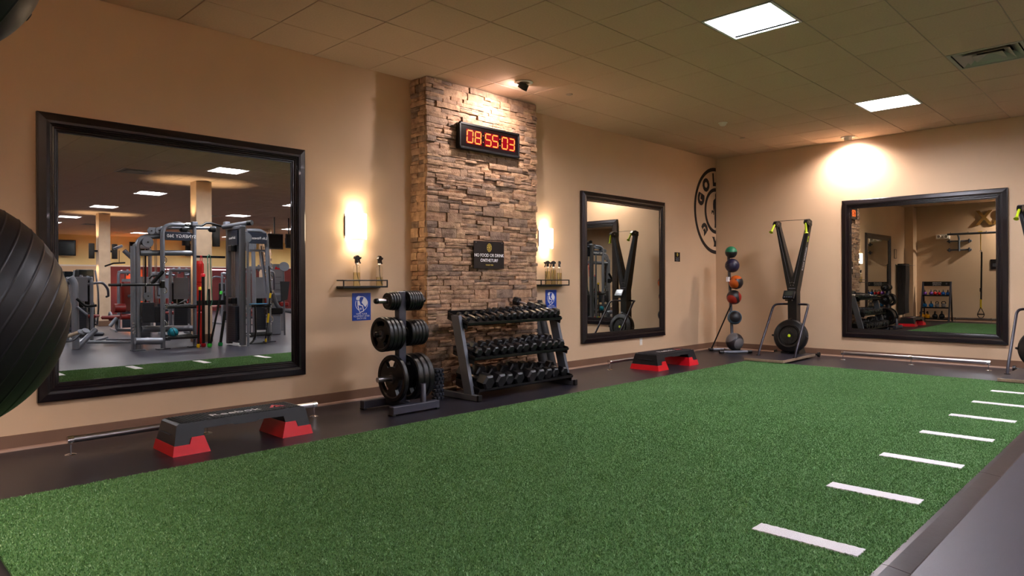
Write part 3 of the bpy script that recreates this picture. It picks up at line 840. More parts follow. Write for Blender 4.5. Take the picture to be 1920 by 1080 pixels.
sg = thing('small_notice', 'small black notice with gold emblem on the left wall near the corner', 'sign', (-1.288, -.006, 1.56))
MB().box((-.08, 0, -.075), (.08, .006, .075)).build('board', 'sign', sg)
badge(sg, 0, .038, .028, -.0008)
for k, s_ in enumerate(('PLEASE RETURN', 'EQUIPMENT TO', 'ITS PLACE', 'THANK YOU')): 
    MB().box((-.055+.012*(k % 2), -.001, -.012-.016*k-.004), (.055-.012*(k % 2), -.0002, -.012-.016*k+.003)).build('print_line', 'rackgrey', sg)
def wipe_sign(cx, cz, lab):
    t = thing('cleaning_sign', lab, 'sign', (cx, -.003, cz), 0, 'blue cleaning signs')
    MB().box((-.107, 0, -.137), (.107, .003, .137)).build('panel', 'blue', t)
    f = lambda a, b: (a, -.0006, b); g = lambda a, b: (a, -.0001, b)
    # circle
    m = MB()
    n = 40
    for k in range(n):
        a, b = 2*PI*k/n, 2*PI*(k+1)/n
        if 1.75 < a < 2.6: continue
        m.add([(R*math.cos(q), -.0005, .03+R*math.sin(q)) for R, q in ((.073, a), (.073, b), (.067, b), (.067, a))], [(0, 1, 2, 3)])
    m.build('circle', 'white', t)
    m = MB()
    m.prism([(-.048, .06), (-.026, .06), (-.012, .02), (.016, .012), (.028, -.045), (-.022, -.062), (-.046, 0)][::-1], g, f)
    m.prism([(-.064, .075), (-.058, .098), (-.035, .108), (-.01, .104), (-.012, .096), (-.02, .09), (-.026, .066), (-.05, .066)][::-1], g, f)
    m.build('bottle_symbol', 'white', t)
    MB().prism([(-.038, .016), (.006, .006), (.018, -.040), (-.020, -.052)][::-1], lambda a, b: (a, -.0006, b), lambda a, b: (a, -.0010, b)).build('bottle_label', 'blue', t)
    m = MB()
    for k in range(8):
        a = PI*k/8*2; m.box((-.0012, -.0012, 0), (.0012, -.0010, .014), 0, Matrix.Translation((-.010, 0, -.02)) @ Matrix.Rotation(a, 4, 'Y'))
    m.build('flower_symbol', 'white', t)
    MB().prism([(.000, .042), (.024, .090), (.040, .082), (.074, .048), (.072, .036), (.044, -.006)][::-1], g, f).build('cloth_symbol', 'white', t)
    text('WIPE YOUR', .024, (0, -.0008, -.072), RL, 'white', t, ext=.0003)
    text('EQUIPMENT AFTER', .024, (0, -.0008, -.094), RL, 'white', t, ext=.0003, sx=.9)
    text('EACH USE', .024, (0, -.0008, -.116), RL, 'white', t, ext=.0003)
wipe_sign(-7.24, .926, 'blue cleaning sign on the wall left of the stone pier')
wipe_sign(-4.384, .926, 'blue cleaning sign on the wall right of the stone pier')

# ---- bottle shelves
def bshelf(x0, x1, lab):
    t = thing('wall_shelf', lab, 'shelf', ((x0+x1)/2, 0, 1.128), 0, 'glass wall shelves')
    h = (x1-x0)/2
    MB().box((-h, -.125, -.003), (h, -.004, .003)).build('shelf_pane', 'glassshelf', t)
    MB().box((-h, -.13, -.012), (h, -.123, .004), .001).build('front_edge', 'black', t)
    MB().box((-h, -.012, -.02), (h, -.001, .006), .001).build('back_bar', 'black', t)
    MB().tube(fillet([(-h, -.01, .06), (-h, -.128, .06), (h, -.128, .06), (h, -.01, .06)], .02), .0065, 8).build('guard_rail', 'black', t)
    for s in (-1, 1): MB().box((s*h-.005, -.13, -.012), (s*h+.005, -.001, -.001), .001).build('bracket', 'black', t); MB().box((s*h-.005, -.134, -.012), (s*h+.005, -.122, .066), .001).build('rail_post', 'black', t)
bshelf(-7.52, -7.02, 'narrow glass shelf with black rail left of the stone pier')
bshelf(-4.71, -4.17, 'narrow glass shelf with black rail right of the stone pier')
def bottle(x, y, rz, fill, lab):
    t = thing('spray_bottle', lab, 'spray bottle', (x, y, 1.1315), rz, 'clear spray bottles')
    MB().disc((0, 0, 0), (0, 0, 1), [(.0, 0), (.031, 0), (.033, .006), (.033, .18), (.027, .20), (.013, .208), (.013, .218)], 24).build('bottle', 'clear', t)
    MB().disc((0, 0, 0), (0, 0, 1), [(.0, .003), (.0305, .003), (.0305, fill), (.0, fill)], 24).build('liquid', 'liquid', t)
    MB().tube([(0, 0, .21), (.003, 0, .12), (.02, 0, .02)], .0022, 6).build('dip_tube', 'white', t)
    MB().lathe([(.0145, .212), (.0145, .228), (.0, .229)], n=18).build('collar', 'whitep', t)
    m = MB().prism([(-.014, .226), (.012, .226), (.010, .262), (.03, .268), (.034, .262), (.052, .275), (.05, .286), (.030, .286), (.018, .300), (-.004, .304), (-.026, .290), (-.034, .272), (-.014, .262)][::-1], lambda a, b: (a, -.012, b), lambda a, b: (a, .012, b))
    m.build('spray_head', 'blackp', t)
    MB().prism([(.024, .274), (.034, .270), (.040, .240), (.052, .226), (.044, .222), (.030, .238)][::-1], lambda a, b: (a, -.006, b), lambda a, b: (a, .006, b)).build('trigger', 'blackp', t)
bottle(-7.335, -.066, .15, .135, 'clear spray bottle, fuller, at the left of the left glass shelf')
bottle(-7.07, -.066, .4, .09, 'clear spray bottle, half empty, at the right of the left glass shelf')
bottle(-4.52, -.066, PI-.2, .17, 'leftmost of three pale spray bottles right of the stone pier')
bottle(-4.40, -.06, PI-.5, .185, 'middle of three pale spray bottles right of the stone pier')
bottle(-4.29, -.066, PI+.9, .15, 'rightmost of three pale spray bottles right of the stone pier')

# ---- half-round wall sconces
def sconce(x, lab):
    t = thing('wall_sconce', lab, 'wall lamp', (x, 0, 1.72), 0, 'glowing half-round wall sconces')
    n = 14; r = .115; m = MB(); vs = []; fs = []
    for k in range(n+1):
        a = PI*k/n
        for z in (-.125, .125): vs.append((-r*math.cos(a), -.012-.10*math.sin(a), z))
    for k in range(n): fs.append((2*k, 2*k+1, 2*k+3, 2*k+2))
    m.add(vs, fs, True); m.build('shade', 'sconce_e', t)
    MB().box((-.115, -.012, -.12), (.115, 0, .12), .002).build('back_plate', 'chrome', t)
    for s in (-1, 1): MB().box((s*.112-.004, -.02, -.1), (s*.112+.004, -.008, .1), .001).build('clip', 'chrome', t)
    for z, a in ((.05, 0), (-.05, PI)):
        l = bpy.data.lights.new('sconce_lamp', 'SPOT'); l.energy = 2.4; l.color = (1, .82, .62); l.spot_size = math.radians(130); l.spot_blend = .6; l.shadow_soft_size = .04
        o = bpy.data.objects.new('sconce_bulb', l); COL.objects.link(o); o.parent = t; o.location = (0, -.06, z*2.2); o.rotation_euler = (PI-a, 0, 0)
sconce(-7.315, 'glowing half-round wall sconce left of the stone pier')
sconce(-4.51, 'glowing half-round wall sconce right of the stone pier')

# ---- ceiling spotlights
def gimbal(x, y, tx, ty, tz, lab, watt, size=60, col=(1, .86, .8), tilt=True):
    t = thing('spotlight', lab, 'spotlight', (x, y, CEIL), 0, 'recessed ceiling spotlights')
    MB().lathe([(.062, -.001), (.095, -.001), (.098, -.006), (.066, -.009), (.062, -.001)], n=30).build('trim_ring', 'troffer_r', t)
    d = (V(tx, ty, tz)-V(x, y, CEIL)).normalized()
    c = V(0, 0, -.03) if tilt else V(0, 0, 0)
    e = MB(); e.disc(c-d*.02, d, [(.05, 0), (.056, .062), (.050, .062), (.044, .02), (0, .02)], 26); e.build('lamp_head', 'speaker' if tilt else 'troffer_r', t)
    MB().disc(c-d*.02, d, [(.044, .050), (0, .050)], 24).build('lens', 'lens_e', t)
    l = bpy.data.lights.new('spot_lamp', 'SPOT'); l.energy = watt; l.color = col; l.spot_size = math.radians(size); l.spot_blend = .9; l.shadow_soft_size = .03
    o = bpy.data.objects.new('spot_bulb', l); COL.objects.link(o); o.parent = t; o.location = c+d*.06
    if tilt:
        pl2 = bpy.data.lights.new('lamp_spill', 'POINT'); pl2.energy = 2.2; pl2.color = (1, .78, .74); pl2.shadow_soft_size = .02  # extra point light added to imitate the lamp's glow on ceiling and pier
        o2 = bpy.data.objects.new('lamp_spill', pl2); COL.objects.link(o2); o2.parent = t; o2.location = c+d*.06
    o.rotation_euler = d.to_track_quat('-Z', 'Y').to_euler()
gimbal(-5.72, -.80, -5.80, -.25, 2.55, 'small gimbal spotlight in the ceiling above the red clock', SPOT_W*.42, 150)
gimbal(-.27, -2.28, -.02, -2.28, 2.4, 'spotlight in the ceiling lighting the wall above the right mirror', SPOT_W*.75, 150, tilt=False)
gimbal(XB+.35, -3.3, XB, -2.9, 2.5, 'spotlight in the ceiling lighting the gold letters on the back wall', SPOT_W*2.6, 120, tilt=False)
# smoke detector and sprinkler cap
t = thing('smoke_detector', 'small white smoke detector on the ceiling left of the far light', 'smoke detector', (-2.46, -1.41, CEIL))
MB().lathe([(.06, -.0), (.06, -.008), (.045, -.012), (.045, -.03), (.03, -.042), (0, -.044)], n=28).build('body', 'whitep', t)
t = thing('sprinkler_cap', 'small flat sprinkler cap in the ceiling right of the spotlight', 'sprinkler', (-5.02, -.85, CEIL))
MB().lathe([(.04, -.0), (.04, -.004), (.03, -.01), (0, -.011)], n=24).build('cap', 'grid', t)
t = thing('sprinkler_cap', 'small flat sprinkler cap in the ceiling close to the far corner', 'sprinkler', (-1.35, -1.15, CEIL))
MB().lathe([(.04, -.0), (.04, -.004), (.03, -.01), (0, -.011)], n=24).build('cap', 'grid', t)
# outlet
t = thing('wall_outlet', 'small white wall outlet just below the mirror right of the pier', 'outlet', (-2.33, 0, .262))
MB().box((-.036, -.005, -.057), (.036, 0, .057), .002).build('cover_plate', 'whitep', t)
for z in (-.022, .022): MB().box((-.016, -.0065, z-.013), (.016, -.004, z+.013), .001).build('socket', 'white', t)
# wall stain dot is skipped; ring emblem on the wall
lg = thing('wall_emblem', 'large black circular lettered emblem on the left wall, cut off at the corner', 'emblem', (0, 0, 2.394))
def ring(R0, R1, name):
    m = MB(); n = 48; vs = []; fs = []
    for k in range(n+1):
        a = PI/2 + PI*k/n
        for R in (R0, R1):
            for y in (-.0008, -.003): vs.append((R*math.cos(a)-.001, y, R*math.sin(a)*1.01))
    for k in range(n):
        b = k*4; c = b+4; fs += [(b+1, b+3, c+3, c+1), (b, b+1, c+1, c), (b+2, c+2, c+3, b+3)]
    m.add(vs, fs); m.build(name, 'logo', lg)
ring(.745, .685, 'outer_ring'); ring(.395, .335, 'inner_ring')
def lpoly(poly, name='letter'): MB().prism(poly, lambda a, b: (a, -.003, b), lambda a, b: (a, -.0005, b)).build(name, 'logo', lg)
for ch, ang, sz, up in (('G', 162, .27, 1), ('O', 129, .27, 1), ('L', 96, .27, 1), ('G', 219, .25, -1)):
    a = math.radians(ang); R = .535
    o = text(ch, sz, (R*math.cos(a), -.002, R*math.sin(a)), (0, 0, 0), 'logo', lg, 'letter', off=.02)
    o.rotation_euler = (PI/2, -(a-PI/2) if up > 0 else -(a+PI/2), 0)
    if ch == 'L': o.location.x = -.062; o.scale = (.75, 1, 1)
# half of the Y at the bottom, up to the corner
lpoly([(-.145, -.455), (-.045, -.455), (-.055, -.475), (-.02, -.53), (-.002, -.50), (-.002, -.625), (-.09, -.625), (-.07, -.60), (-.065, -.56), (-.115, -.475)][::-1])
# left half of the standing figure holding a weight
lpoly([(-.002, .31), (-.02, .30), (-.026, .26), (-.018, .225), (-.045, .205), (-.085, .18), (-.10, .12), (-.098, .06), (-.085, .0), (-.105, -.005), (-.12, .01), (-.15, -.0), (-.155, -.05), (-.14, -.065), (-.13, -.03), (-.095, -.035), (-.09, -.07), (-.07, -.07),
       (-.065, -.02), (-.06, .06), (-.05, .02), (-.045, -.06), (-.05, -.13), (-.04, -.2), (-.045, -.27), (-.05, -.295), (-.002, -.295)], 'figure')

# ---- medicine ball tree in the corner
mb = thing('ball_rack', 'grey upright medicine ball rack in the far corner', 'ball rack', (-.62, -.60, 0))
dv = V(.78, -.62, 0).normalized()          # along the feet bars
fr = V(-.62, -.78, 0)                      # towards the room
o = fr*.14; MB().tube([o-dv*.25+V(0, 0, .03), o+dv*.25+V(0, 0, .03)], .024, 14).build('foot_bar', 'silver', mb)
for s in (-1, 1): MB().tube([o+dv*s*.2+V(0, 0, .03), o+dv*s*.27+V(0, 0, .03)], .027, 14).build('foot_cap', 'blackp', mb)
o2 = -fr*.28; MB().tube([o2-dv*.25+V(0, 0, .03), o2+dv*.25+V(0, 0, .03)], .024, 14).build('foot_bar', 'silver', mb)
for s in (-1, 1): MB().tube([o2+dv*s*.2+V(0, 0, .03), o2+dv*s*.27+V(0, 0, .03)], .027, 14).build('foot_cap', 'blackp', mb)
MB().tube([o+V(0, 0, .035), o2+V(0, 0, .035)], .02, 10).build('spine', 'silver', mb)
ptop = -fr*.10
MB().tube([o*.25+V(0, 0, .05), ptop+V(.03, .02, 1.6)], .024, 14).build('post', 'rackgrey', mb)
MB().tube([o2-dv*.22+V(0, 0, .05), V(-.01, .01, .77)], .011, 10).build('strut', 'blackp', mb)
BALLS = [(1371, 1.637, .096, '#121214', '#1f7a55', [((-.1, -.05, 1), .12)], 'green and black', 'topmost'),
         (1373, 1.419, .113, '#1d1834', '#1d1834', [((0, 0, 1), 2)], 'dark navy', 'second from top'),
         (1380, 1.147, .113, '#151417', '#c4560f', [((-.18, -.09, 1), .62), ((-1.38, .05, -.45), .68)], 'orange and black', 'third from top'),
         (1376, .905, .116, '#151417', '#9c2212', [((-1.30, .05, -.75), .66), ((.36, -.9, .1), .72)], 'red and black', 'fourth from top'),
         (1377, .578, .113, '#47697f', '#141418', [((-.80, -.6, .2), .60)], 'blue-grey and black', 'fifth from top'),
         (1377, .190, .140, '#1c171c', '#676566', [((-.40, -.90, -.25), .76), ((-.62, .30, .8), .64)], 'grey and black', 'lowest')]
for k, (px, z, r, c1, c2, pl_, nm, pos) in enumerate(BALLS):
    f = k/5; x = -.60 - .06*f
    d = V(math.cos(YAW), math.sin(YAW), 0)*F + V(math.sin(YAW), -math.cos(YAW), 0)*(px-960)
    s_ = (x-CAM.x)/d.x; p = V(x, CAM.y+d.y*s_, z)
    t = thing('medicine_ball', '%s medicine ball, %s on the corner ball rack' % (nm, pos), 'medicine ball', p, 0, 'medicine balls on the corner rack')
    MB().sphere((0, 0, 0), r, 32, 20).build('ball', ball_mat('ball_'+nm, c1, c2, pl_), t)
    m = MB(); m.torus((0, 0, 0), r*1.0, .0022, pl_[0][0] if k != 1 else (.2, .3, 1), 40, 6); m.build('seam', 'silverd' if k == 1 else 'blackp', t) if k in (1,) else None
    # cradle under each ball, belonging to the rack
    q = p - V(-.62, -.60, 0)
    c = MB().torus(q+V(0, 0, -r*.80), r*.56, .007, (0, 0, 1), 24, 8)
    back = ptop*(z/1.6) + V(.01, .0, z-r*.8)
    c.tube([q+V(0, 0, -r*.80)-fr*(r*.56), back], .01, 8); c.build('cradle', 'blackp', mb)
MB().box((-.14, -.02, 1.16), (-.10, .02, 1.235)).build('price_tag', 'white', mb)

# ---- ski machines
def ski(cx, cy, rz, lab):
    t = thing('ski_machine', lab, 'ski machine', (cx, cy, 0), rz, 'black ski machines by the right wall')
    MB().box((-.62, -.285, .024), (.61, .285, .058), .002).build('base_board', 'ply', t)
    MB().box((-.610, -.275, .0582), (.600, .275, .0605), .001).build('tread', 'rubber', t)
    for x in (-.5, .5):
        for y in (-.2, .2): MB().cyl((x, y, 0), (x, y, .0245), .02, n=12).build('foot', 'blackp', t)
    # rear axle with wheels
    MB().tube([(-.63, -.34, .05), (-.63, .34, .05)], .014, 10).build('axle', 'blackp', t)
    for s in (-1, 1): MB().cyl((-.63, s*.315, .05), (-.63, s*.345, .05), .038, n=18).build('wheel', 'blackp', t)
    # column, slightly tapered
    def frus(b, tp, z0, z1):
        (x0, x1, y0, y1), (u0, u1, v0, v1) = b, tp
        return MB().add([(x0, y0, z0), (x1, y0, z0), (x1, y1, z0), (x0, y1, z0), (u0, v0, z1), (u1, v0, z1), (u1, v1, z1), (u0, v1, z1)],
                        [(3, 2, 1, 0), (4, 5, 6, 7), (0, 1, 5, 4), (1, 2, 6, 5), (2, 3, 7, 6), (3, 0, 4, 7)])
    frus((-.62, -.46, -.065, .065), (-.60, -.45, -.068, .068), .037, 1.0).build('column', 'black', t)
    frus((-.60, -.45, -.068, .068), (-.60, -.45, -.085, .085), 1.0, 1.10).build('neck', 'black', t)
    MB().prism([(-.62, .037), (-.34, .037), (-.46, .3), (-.62, .3)], lambda a, b: (a, -.15-.0, b) if b < .1 else (a, -.06, b), lambda a, b: (a, .15, b) if b < .1 else (a, .06, b)).build('gusset', 'black', t)
    # V arms
    for s in (-1, 1):
        y0a, y0b = -s*.022, s*.085; yta, ytb = s*.205, s*.262
        m = MB(); z0, z1 = 1.09, 2.03
        vs = [(-.60, y0a, z0), (-.45, y0a, z0), (-.45, y0b, z0), (-.60, y0b, z0), (-.555, yta, z1), (-.475, yta, z1), (-.475, ytb, z1), (-.555, ytb, z1)]
        fs = [(3, 2, 1, 0), (4, 5, 6, 7), (0, 1, 5, 4), (1, 2, 6, 5), (2, 3, 7, 6), (3, 0, 4, 7)]
        if s < 0: fs = [f[::-1] for f in fs]
        a = m.add(vs, fs).build('arm', 'black', t)
        # pulley head and cord
        hd = MB().prism([(-.57, 2.0), (-.45, 2.0), (-.385, 2.02), (-.36, 2.045), (-.40, 2.085), (-.47, 2.10), (-.57, 2.075)], lambda x, z: (x, s*.233-.026, z), lambda x, z: (x, s*.233+.026, z)).build('pulley_housing', 'blackp', t)
        MB().cyl((-.46, s*.233-.03, 2.05), (-.46, s*.233+.03, 2.05), .012, n=12).build('bolt', 'chrome', hd)
        # handle with flared end
        a0 = V(-.375, s*.233, 2.035); a1 = V(-.285, -.245, 1.93) if s < 0 else V(-.37, .245, 1.90)
        g = MB().tube([a0, a1], [.014, .017], 12); d = (a1-a0).normalized()
        g.tube([a1, a1+d*.012, a1+d*.022], [.014, .026, .030], 14); g.build('handle', 'lime', t)
        MB().tube([V(-.442, s*.22, 2.0), V(-.448, s*.03, 1.12)], .0022, 6).build('cord', 'rackgrey', t)
    MB().tube([(-.50, -.225, 2.095), (-.50, -.1, 2.098), (-.50, .225, 2.095)], .004, 6).build('cross_cord', 'blackp', t)
    # print on the arm's outer side
    d = V(0, .262-.085, 2.03-1.09).normalized()
    ang = math.atan2(d.y, d.z)
    def side(z): f = (z-1.09)/.94; return .085+(.262-.085)*f + .002
    o = text('concept2 skierg', .05, (-.52, side(1.50), 1.50), (0, 0, 0), 'white', t, space=1.1)
    # local frame: x down the arm, z outward
    ex = -d; ez = V(0, d.z, -d.y); ey = ez.cross(ex)
    R = Matrix((ex, ey, ez)).transposed(); o.rotation_euler = R.to_euler()
    o = text('««', .10, (-.52, side(1.80), 1.80), R.to_euler(), 'lime', t)
    # hoop handles
    P = fillet([(.15, -.27, .06), (.11, -.27, .14), (-.40, -.262, .80), (-.54, -.20, .81), (-.54, .20, .81), (-.40, .262, .80), (.11, .27, .14), (.15, .27, .06)], .13, 6)
    MB().tube(P, .0165, 14).build('hoop_bar', 'darktube', t)
    for s in (-1, 1): MB().cyl((.15, s*.27, .0605), (.15, s*.27, .068), .032, n=16).build('hoop_flange', 'blackp', t)
    # flywheel housing
    c = V(-.40, 0, .325); ax = V(1, 0, .18).normalized()
    fw = MB().disc(c, ax, [(0, -.085), (.20, -.085), (.245, -.05), (.255, -.01), (.255, .03), (.235, .062), (.175, .08), (.155, .078), (.15, .058), (.135, .055), (.13, .066), (0, .07)], 44).build('flywheel_housing', 'blackp', t)
    m = MB(); u = ax.orthogonal().normalized(); v = ax.cross(u)
    for k in range(24):
        a = 2*PI*k/24; dd = u*math.cos(a)+v*math.sin(a)
        m.tube([c+ax*.0725+dd*.03, c+ax*.0725+dd*.12], .0022, 4)
    m.torus(c+ax*.071, .125, .003, ax, 40, 6); m.torus(c+ax*.071, .07, .002, ax, 32, 6); m.build('grille', 'blackp', fw)
    for k in (1, 3, 5, 7):
        a = PI/4*k; dd = u*math.cos(a)+v*math.sin(a)
        MB().tube([c+dd*.235+ax*-.03, c+dd*.265+ax*.05], .014, 8).build('clamp', 'blackp', fw)
    MB().disc(c, ax, [(0, .0745), (.022, .0745), (.022, .070)], 18).build('hub_badge', 'lime', fw)
    # monitor on a short arm
    MB().tube([(-.46, 0, 1.0), (-.38, 0, .99), (-.34, 0, .965)], .014, 10).build('monitor_arm', 'blackp', t)
    X = Matrix.Translation((-.33, .0, .955)) @ Matrix.Rotation(-.55, 4, 'Y')
    mo = MB().box((-.02, -.085, -.07), (.02, .085, .07), .006, X).build('monitor', 'blackp', t)
    MB().box((.0202, -.062, -.02), (.0215, .062, .055), 0, X).build('display', 'screen', mo)
    m = MB()
    for k in range(4): m.box((.0202, -.06+.034*k, -.055), (.023, -.042+.034*k, -.04), .001, X)
    m.build('buttons', 'rackgrey', mo)
    MB().box((-.3, -.05, .865), (-.36, .05, .885), .004).build('phone_tray', 'blackp', t)
    MB().box((-.447, -.05, 1.045), (-.4465, .05, 1.06)).build('logo_strip', 'rackgrey', t)
    m = MB()
    for y, z in ((-.03, 1.16), (.03, 1.16), (0, 1.165), (-.02, 1.12), (.02, 1.12)): m.cyl((-.446, y, z-.02), (-.443, y, z-.02), .005, n=8)
    m.build('bolts', 'chrome', t)
ski(-1.04, -1.58, PI+.02, 'black ski machine with lime handles between the ball rack and right mirror')
ski(-1.07, -4.63, PI-.02, 'black ski machine cut off at the right edge of the picture')

# ---- stability balls on a stand, close to the camera at the left
sb = thing('ball_stand', 'grey tube stand holding two big exercise balls at the left edge', 'ball rack', (-10.86, -3.76, 0))
for z, x_, rr_ in ((.812, -.014, .10), (1.698, -.045, .10)): MB().torus((x_, 0, z), rr_, .012, (0, 0, 1), 30, 8).build('ring', 'steel', sb)
for a in (92, 134, 176):
    a = math.radians(a); x, y = .40*math.cos(a), .40*math.sin(a)
    MB().tube([(x, y, .0), (x, y, 1.80)], .014, 10).build('post', 'steel', sb)
    for z in (.826, 1.708): MB().tube(fillet([(x, y, z-.1), (.2*math.cos(a), .2*math.sin(a), z-.1), (.11*math.cos(a)-.02, .11*math.sin(a), z-.012)], .05), .01, 8).build('arm', 'steel', sb)
MB().torus((0, 0, .02), .40, .016, (0, 0, 1), 36, 8).build('base_ring', 'steel', sb)
M['ballg'] = pm('exercise_ball_rubber', '#120f11', .4, noise=(5, .2), bump=(90, .06, .002), spec=.4)
def big_ball(p, r, ax, lab):
    t = thing('exercise_ball', lab, 'exercise ball', p, 0, 'big dark exercise balls')
    ax = Vector(ax).normalized(); prof = []
    n = 420
    for i in range(n+1):
        th = PI*i/n; z = math.cos(th); d = 0
        if abs(z) < .86:
            q = ((z+.86)/.115) % 1.0; d = .0024*math.exp(-((q-.5)/.03)**2)
        prof.append(((r+d)*math.sin(th), (r+d)*math.cos(th)))
    MB().lathe(prof[::-1], (0, 0, 0), ax, 72).build('ball', 'ballg', t)
    MB().lathe([(.0, r+.003), (.012, r+.003), (.014, r-.002)], (0, 0, 0), ax, 14).build('plug', 'blackp', t)
rt = V(math.sin(YAW), -math.cos(YAW), 0); fwv = V(math.cos(YAW), math.sin(YAW), 0)
vd = V(.1, .995, 0); vr = V(.995, -.1, 0)
big_ball((-10.874, -3.77, 1.10), .291, vr*.85-V(0, 0, .52)+vd*.12, 'huge dark ribbed exercise ball at the left edge of the picture')
big_ball((-10.905, -3.77, 1.975), .275, vr*.87-V(0, 0, .45)+vd*.2, 'dark ribbed exercise ball cut off in the top left corner')
#BACK
# ================================================================== BACK WALL, SEEN IN THE RIGHT MIRROR
kr = thing('kettlebell_rack', 'black kettlebell rack on the back wall, seen in the right wall mirror', 'weight rack', (XB+.06, -.79, 0))
for s in (-1, 1):
    y = s*.345
    MB().prism([(.42, 0), (.47, 0), (.20, 1.13), (.14, 1.13)], lambda a, b: (a, y-.02, b), lambda a, b: (a, y+.02, b)).build('side_leg', 'steel', kr)
    MB().prism([(.02, 0), (.06, 0), (.19, 1.05), (.15, 1.05)], lambda a, b: (a, y-.015, b), lambda a, b: (a, y+.015, b)).build('rear_leg', 'black', kr)
MB().box((.165, -.33, 1.0), (.185, .33, 1.13), .002).build('header_board', 'black', kr)
text('POWER', .055, (.1862, .0, 1.088), RB, 'white', kr, sx=1.2); text('SYSTEMS', .055, (.1862, 0, 1.036), RB, 'white', kr, sx=1.0)
MB().box((.185, -.26, 1.045), (.1865, -.22, 1.095)).build('logo_patch', 'rackgrey', kr)
KZ = [.74, .395, .075]; KX = [.20, .26, .34]
for z, x in zip(KZ, KX):
    MB().box((x-.13, -.33, z-.015), (x+.13, .33, z), .003).build('shelf', 'black', kr)
    MB().box((x+.12, -.33, z-.03), (x+.132, .33, z+.012), .002).build('shelf_lip', 'black', kr)
def kettle(yl, tier, r, col, lab, rz=0, wide=1):
    t = thing('kettlebell', lab, 'kettlebell', (XB+.06+KX[tier], -.79+yl, KZ[tier]+.001), rz, 'kettlebells on the rack')
    MB().lathe([(0, 0), (r*.62, 0), (r*.66, .006), (r*.97, r*.55), (r, r*.95), (r*.9, r*1.4), (r*.55, r*1.8), (r*.2, r*1.93), (0, r*1.95)], n=28).build('bell', col, t)
    hw_ = r*.62*wide
    P = fillet([(0, -r*.55*wide, r*1.5), (0, -hw_*1.12, r*2.2), (0, -hw_*.75, r*2.75), (0, hw_*.75, r*2.75), (0, hw_*1.12, r*2.2), (0, r*.55*wide, r*1.5)], r*.45, 5)
    MB().tube(P, r*.2, 12).build('handle', 'black', t)
KC = {n: pm('kettle_'+n, c, .3) for n, c in (('purple', '#6f3a94'), ('red', '#c4161b'), ('blue', '#1c5fb4'), ('teal blue', '#1f6ea6'), ('grey', '#8b8380'), ('yellow', '#f0a30c'), ('black', '#141416'))}
pxs = lambda px: -((px-1756)/66*.93)
for k, (px, r, c, wd, rz) in enumerate([(1735, .052, 'purple', 1, 1.4), (1746, .055, 'purple', 1, 1.3), (1753.5, .05, 'red', 1.15, 0), (1760.5, .05, 'red', 1, 1.2), (1767.5, .054, 'blue', 1, 1.4), (1775.5, .052, 'blue', 1, 1.5)]):
    kettle(pxs(px), 0, r, KC[c], '%s kettlebell on the top shelf, %s from the left in the mirror' % (c, ORD[k]), rz, wd)
for k, (px, r, c, wd, rz) in enumerate([(1735.5, .06, 'teal blue', 1, 1.2), (1747, .06, 'teal blue', 1, 1.3), (1757.5, .058, 'grey', 1.1, .5), (1769, .06, 'grey', 1.25, 0)]):
    kettle(pxs(px), 1, r, KC[c], '%s kettlebell on the middle shelf, %s from the left in the mirror' % (c.replace('teal blue', 'blue'), ORD[k]), rz, wd)
for k, (px, r, c, wd, rz) in enumerate([(1732, .07, 'yellow', 1.15, .2), (1741.5, .07, 'yellow', 1, 1.0), (1755, .072, 'black', 1, 1.5), (1767, .076, 'black', 1, 1.5)]):
    kettle(pxs(px), 2, r, KC[c], '%s kettlebell on the bottom shelf, %s from the left in the mirror' % (c, ORD[k]), rz, wd)
# emergency light
t = thing('emergency_light', 'white twin-head emergency light on the back wall, seen in the right mirror', 'emergency light', (XB, -.90, 2.42))
MB().box((0, -.17, -.065), (.07, .17, .065), .008).build('case', 'whitep', t)
for y in (-.09, .09):
    h = MB().disc((.08, y, 0), (1, 0, 0), [(0, 0), (.052, 0), (.058, .035), (.05, .05), (.04, .045), (0, .045)], 24).build('lamp_head', 'whitep', t)
    MB().cyl((.12, y, 0), (.127, y, 0), .032, n=18).build('lamp_glass', 'chrome', h)
# suspension mount
t = thing('pull_up_mount', 'grey wall-mounted suspension bar with brackets, seen in the right mirror', 'exercise bar', (XB, -1.3, 0))
for z in (2.28, 2.03):
    MB().box((.0, -.30, z-.02), (.045, .30, z+.02), .003).build('wall_rail', 'rackgrey', t)
    for y in (-.24, .24): MB().box((.0, y-.014, z-.055), (.075, y+.014, z+.055), .003).build('clamp', 'steel', t)
MB().tube(fillet([(.06, 0, 1.99), (.06, 0, 2.36), (.22, 0, 2.46), (.36, 0, 2.46)], .08), .026, 12).build('bracket_arm', 'rackgrey', t)
MB().tube(fillet([(.06, -1.9, 1.99), (.06, -1.9, 2.36), (.22, -1.9, 2.46), (.36, -1.9, 2.46)], .08), .026, 12).build('bracket_arm', 'rackgrey', t)
for z in (2.28, 2.03): MB().box((.0, -2.2, z-.02), (.045, -1.6, z+.02), .003).build('wall_rail', 'rackgrey', t)
MB().tube([(.38, .22, 2.46), (.38, -2.2, 2.46)], .03, 14).build('cross_bar', 'rackgrey', t)
for k in range(6): MB().torus((.38, .14-.42*k, 2.497), .016, .005, (0, 1, 0), 14, 6).build('hook_eye', 'steel', t)
t = thing('suspension_trainer', 'yellow and black suspension strap hanging from the wall bar, in the right mirror', 'suspension strap', (XB+.38, -1.87, 0))
MB().tube([(0, -.04, 2.497), (0, .0, 2.49), (0, .05, 2.495)], .014, 8).tube([(0, 0, 2.49), (0, 0, 1.99)], [.014, .008], 8).build('anchor_strap', 'yellow', t)
MB().torus((0, 0, 1.965), .02, .005, (1, 0, 0), 16, 6).build('ring', 'chrome', t)
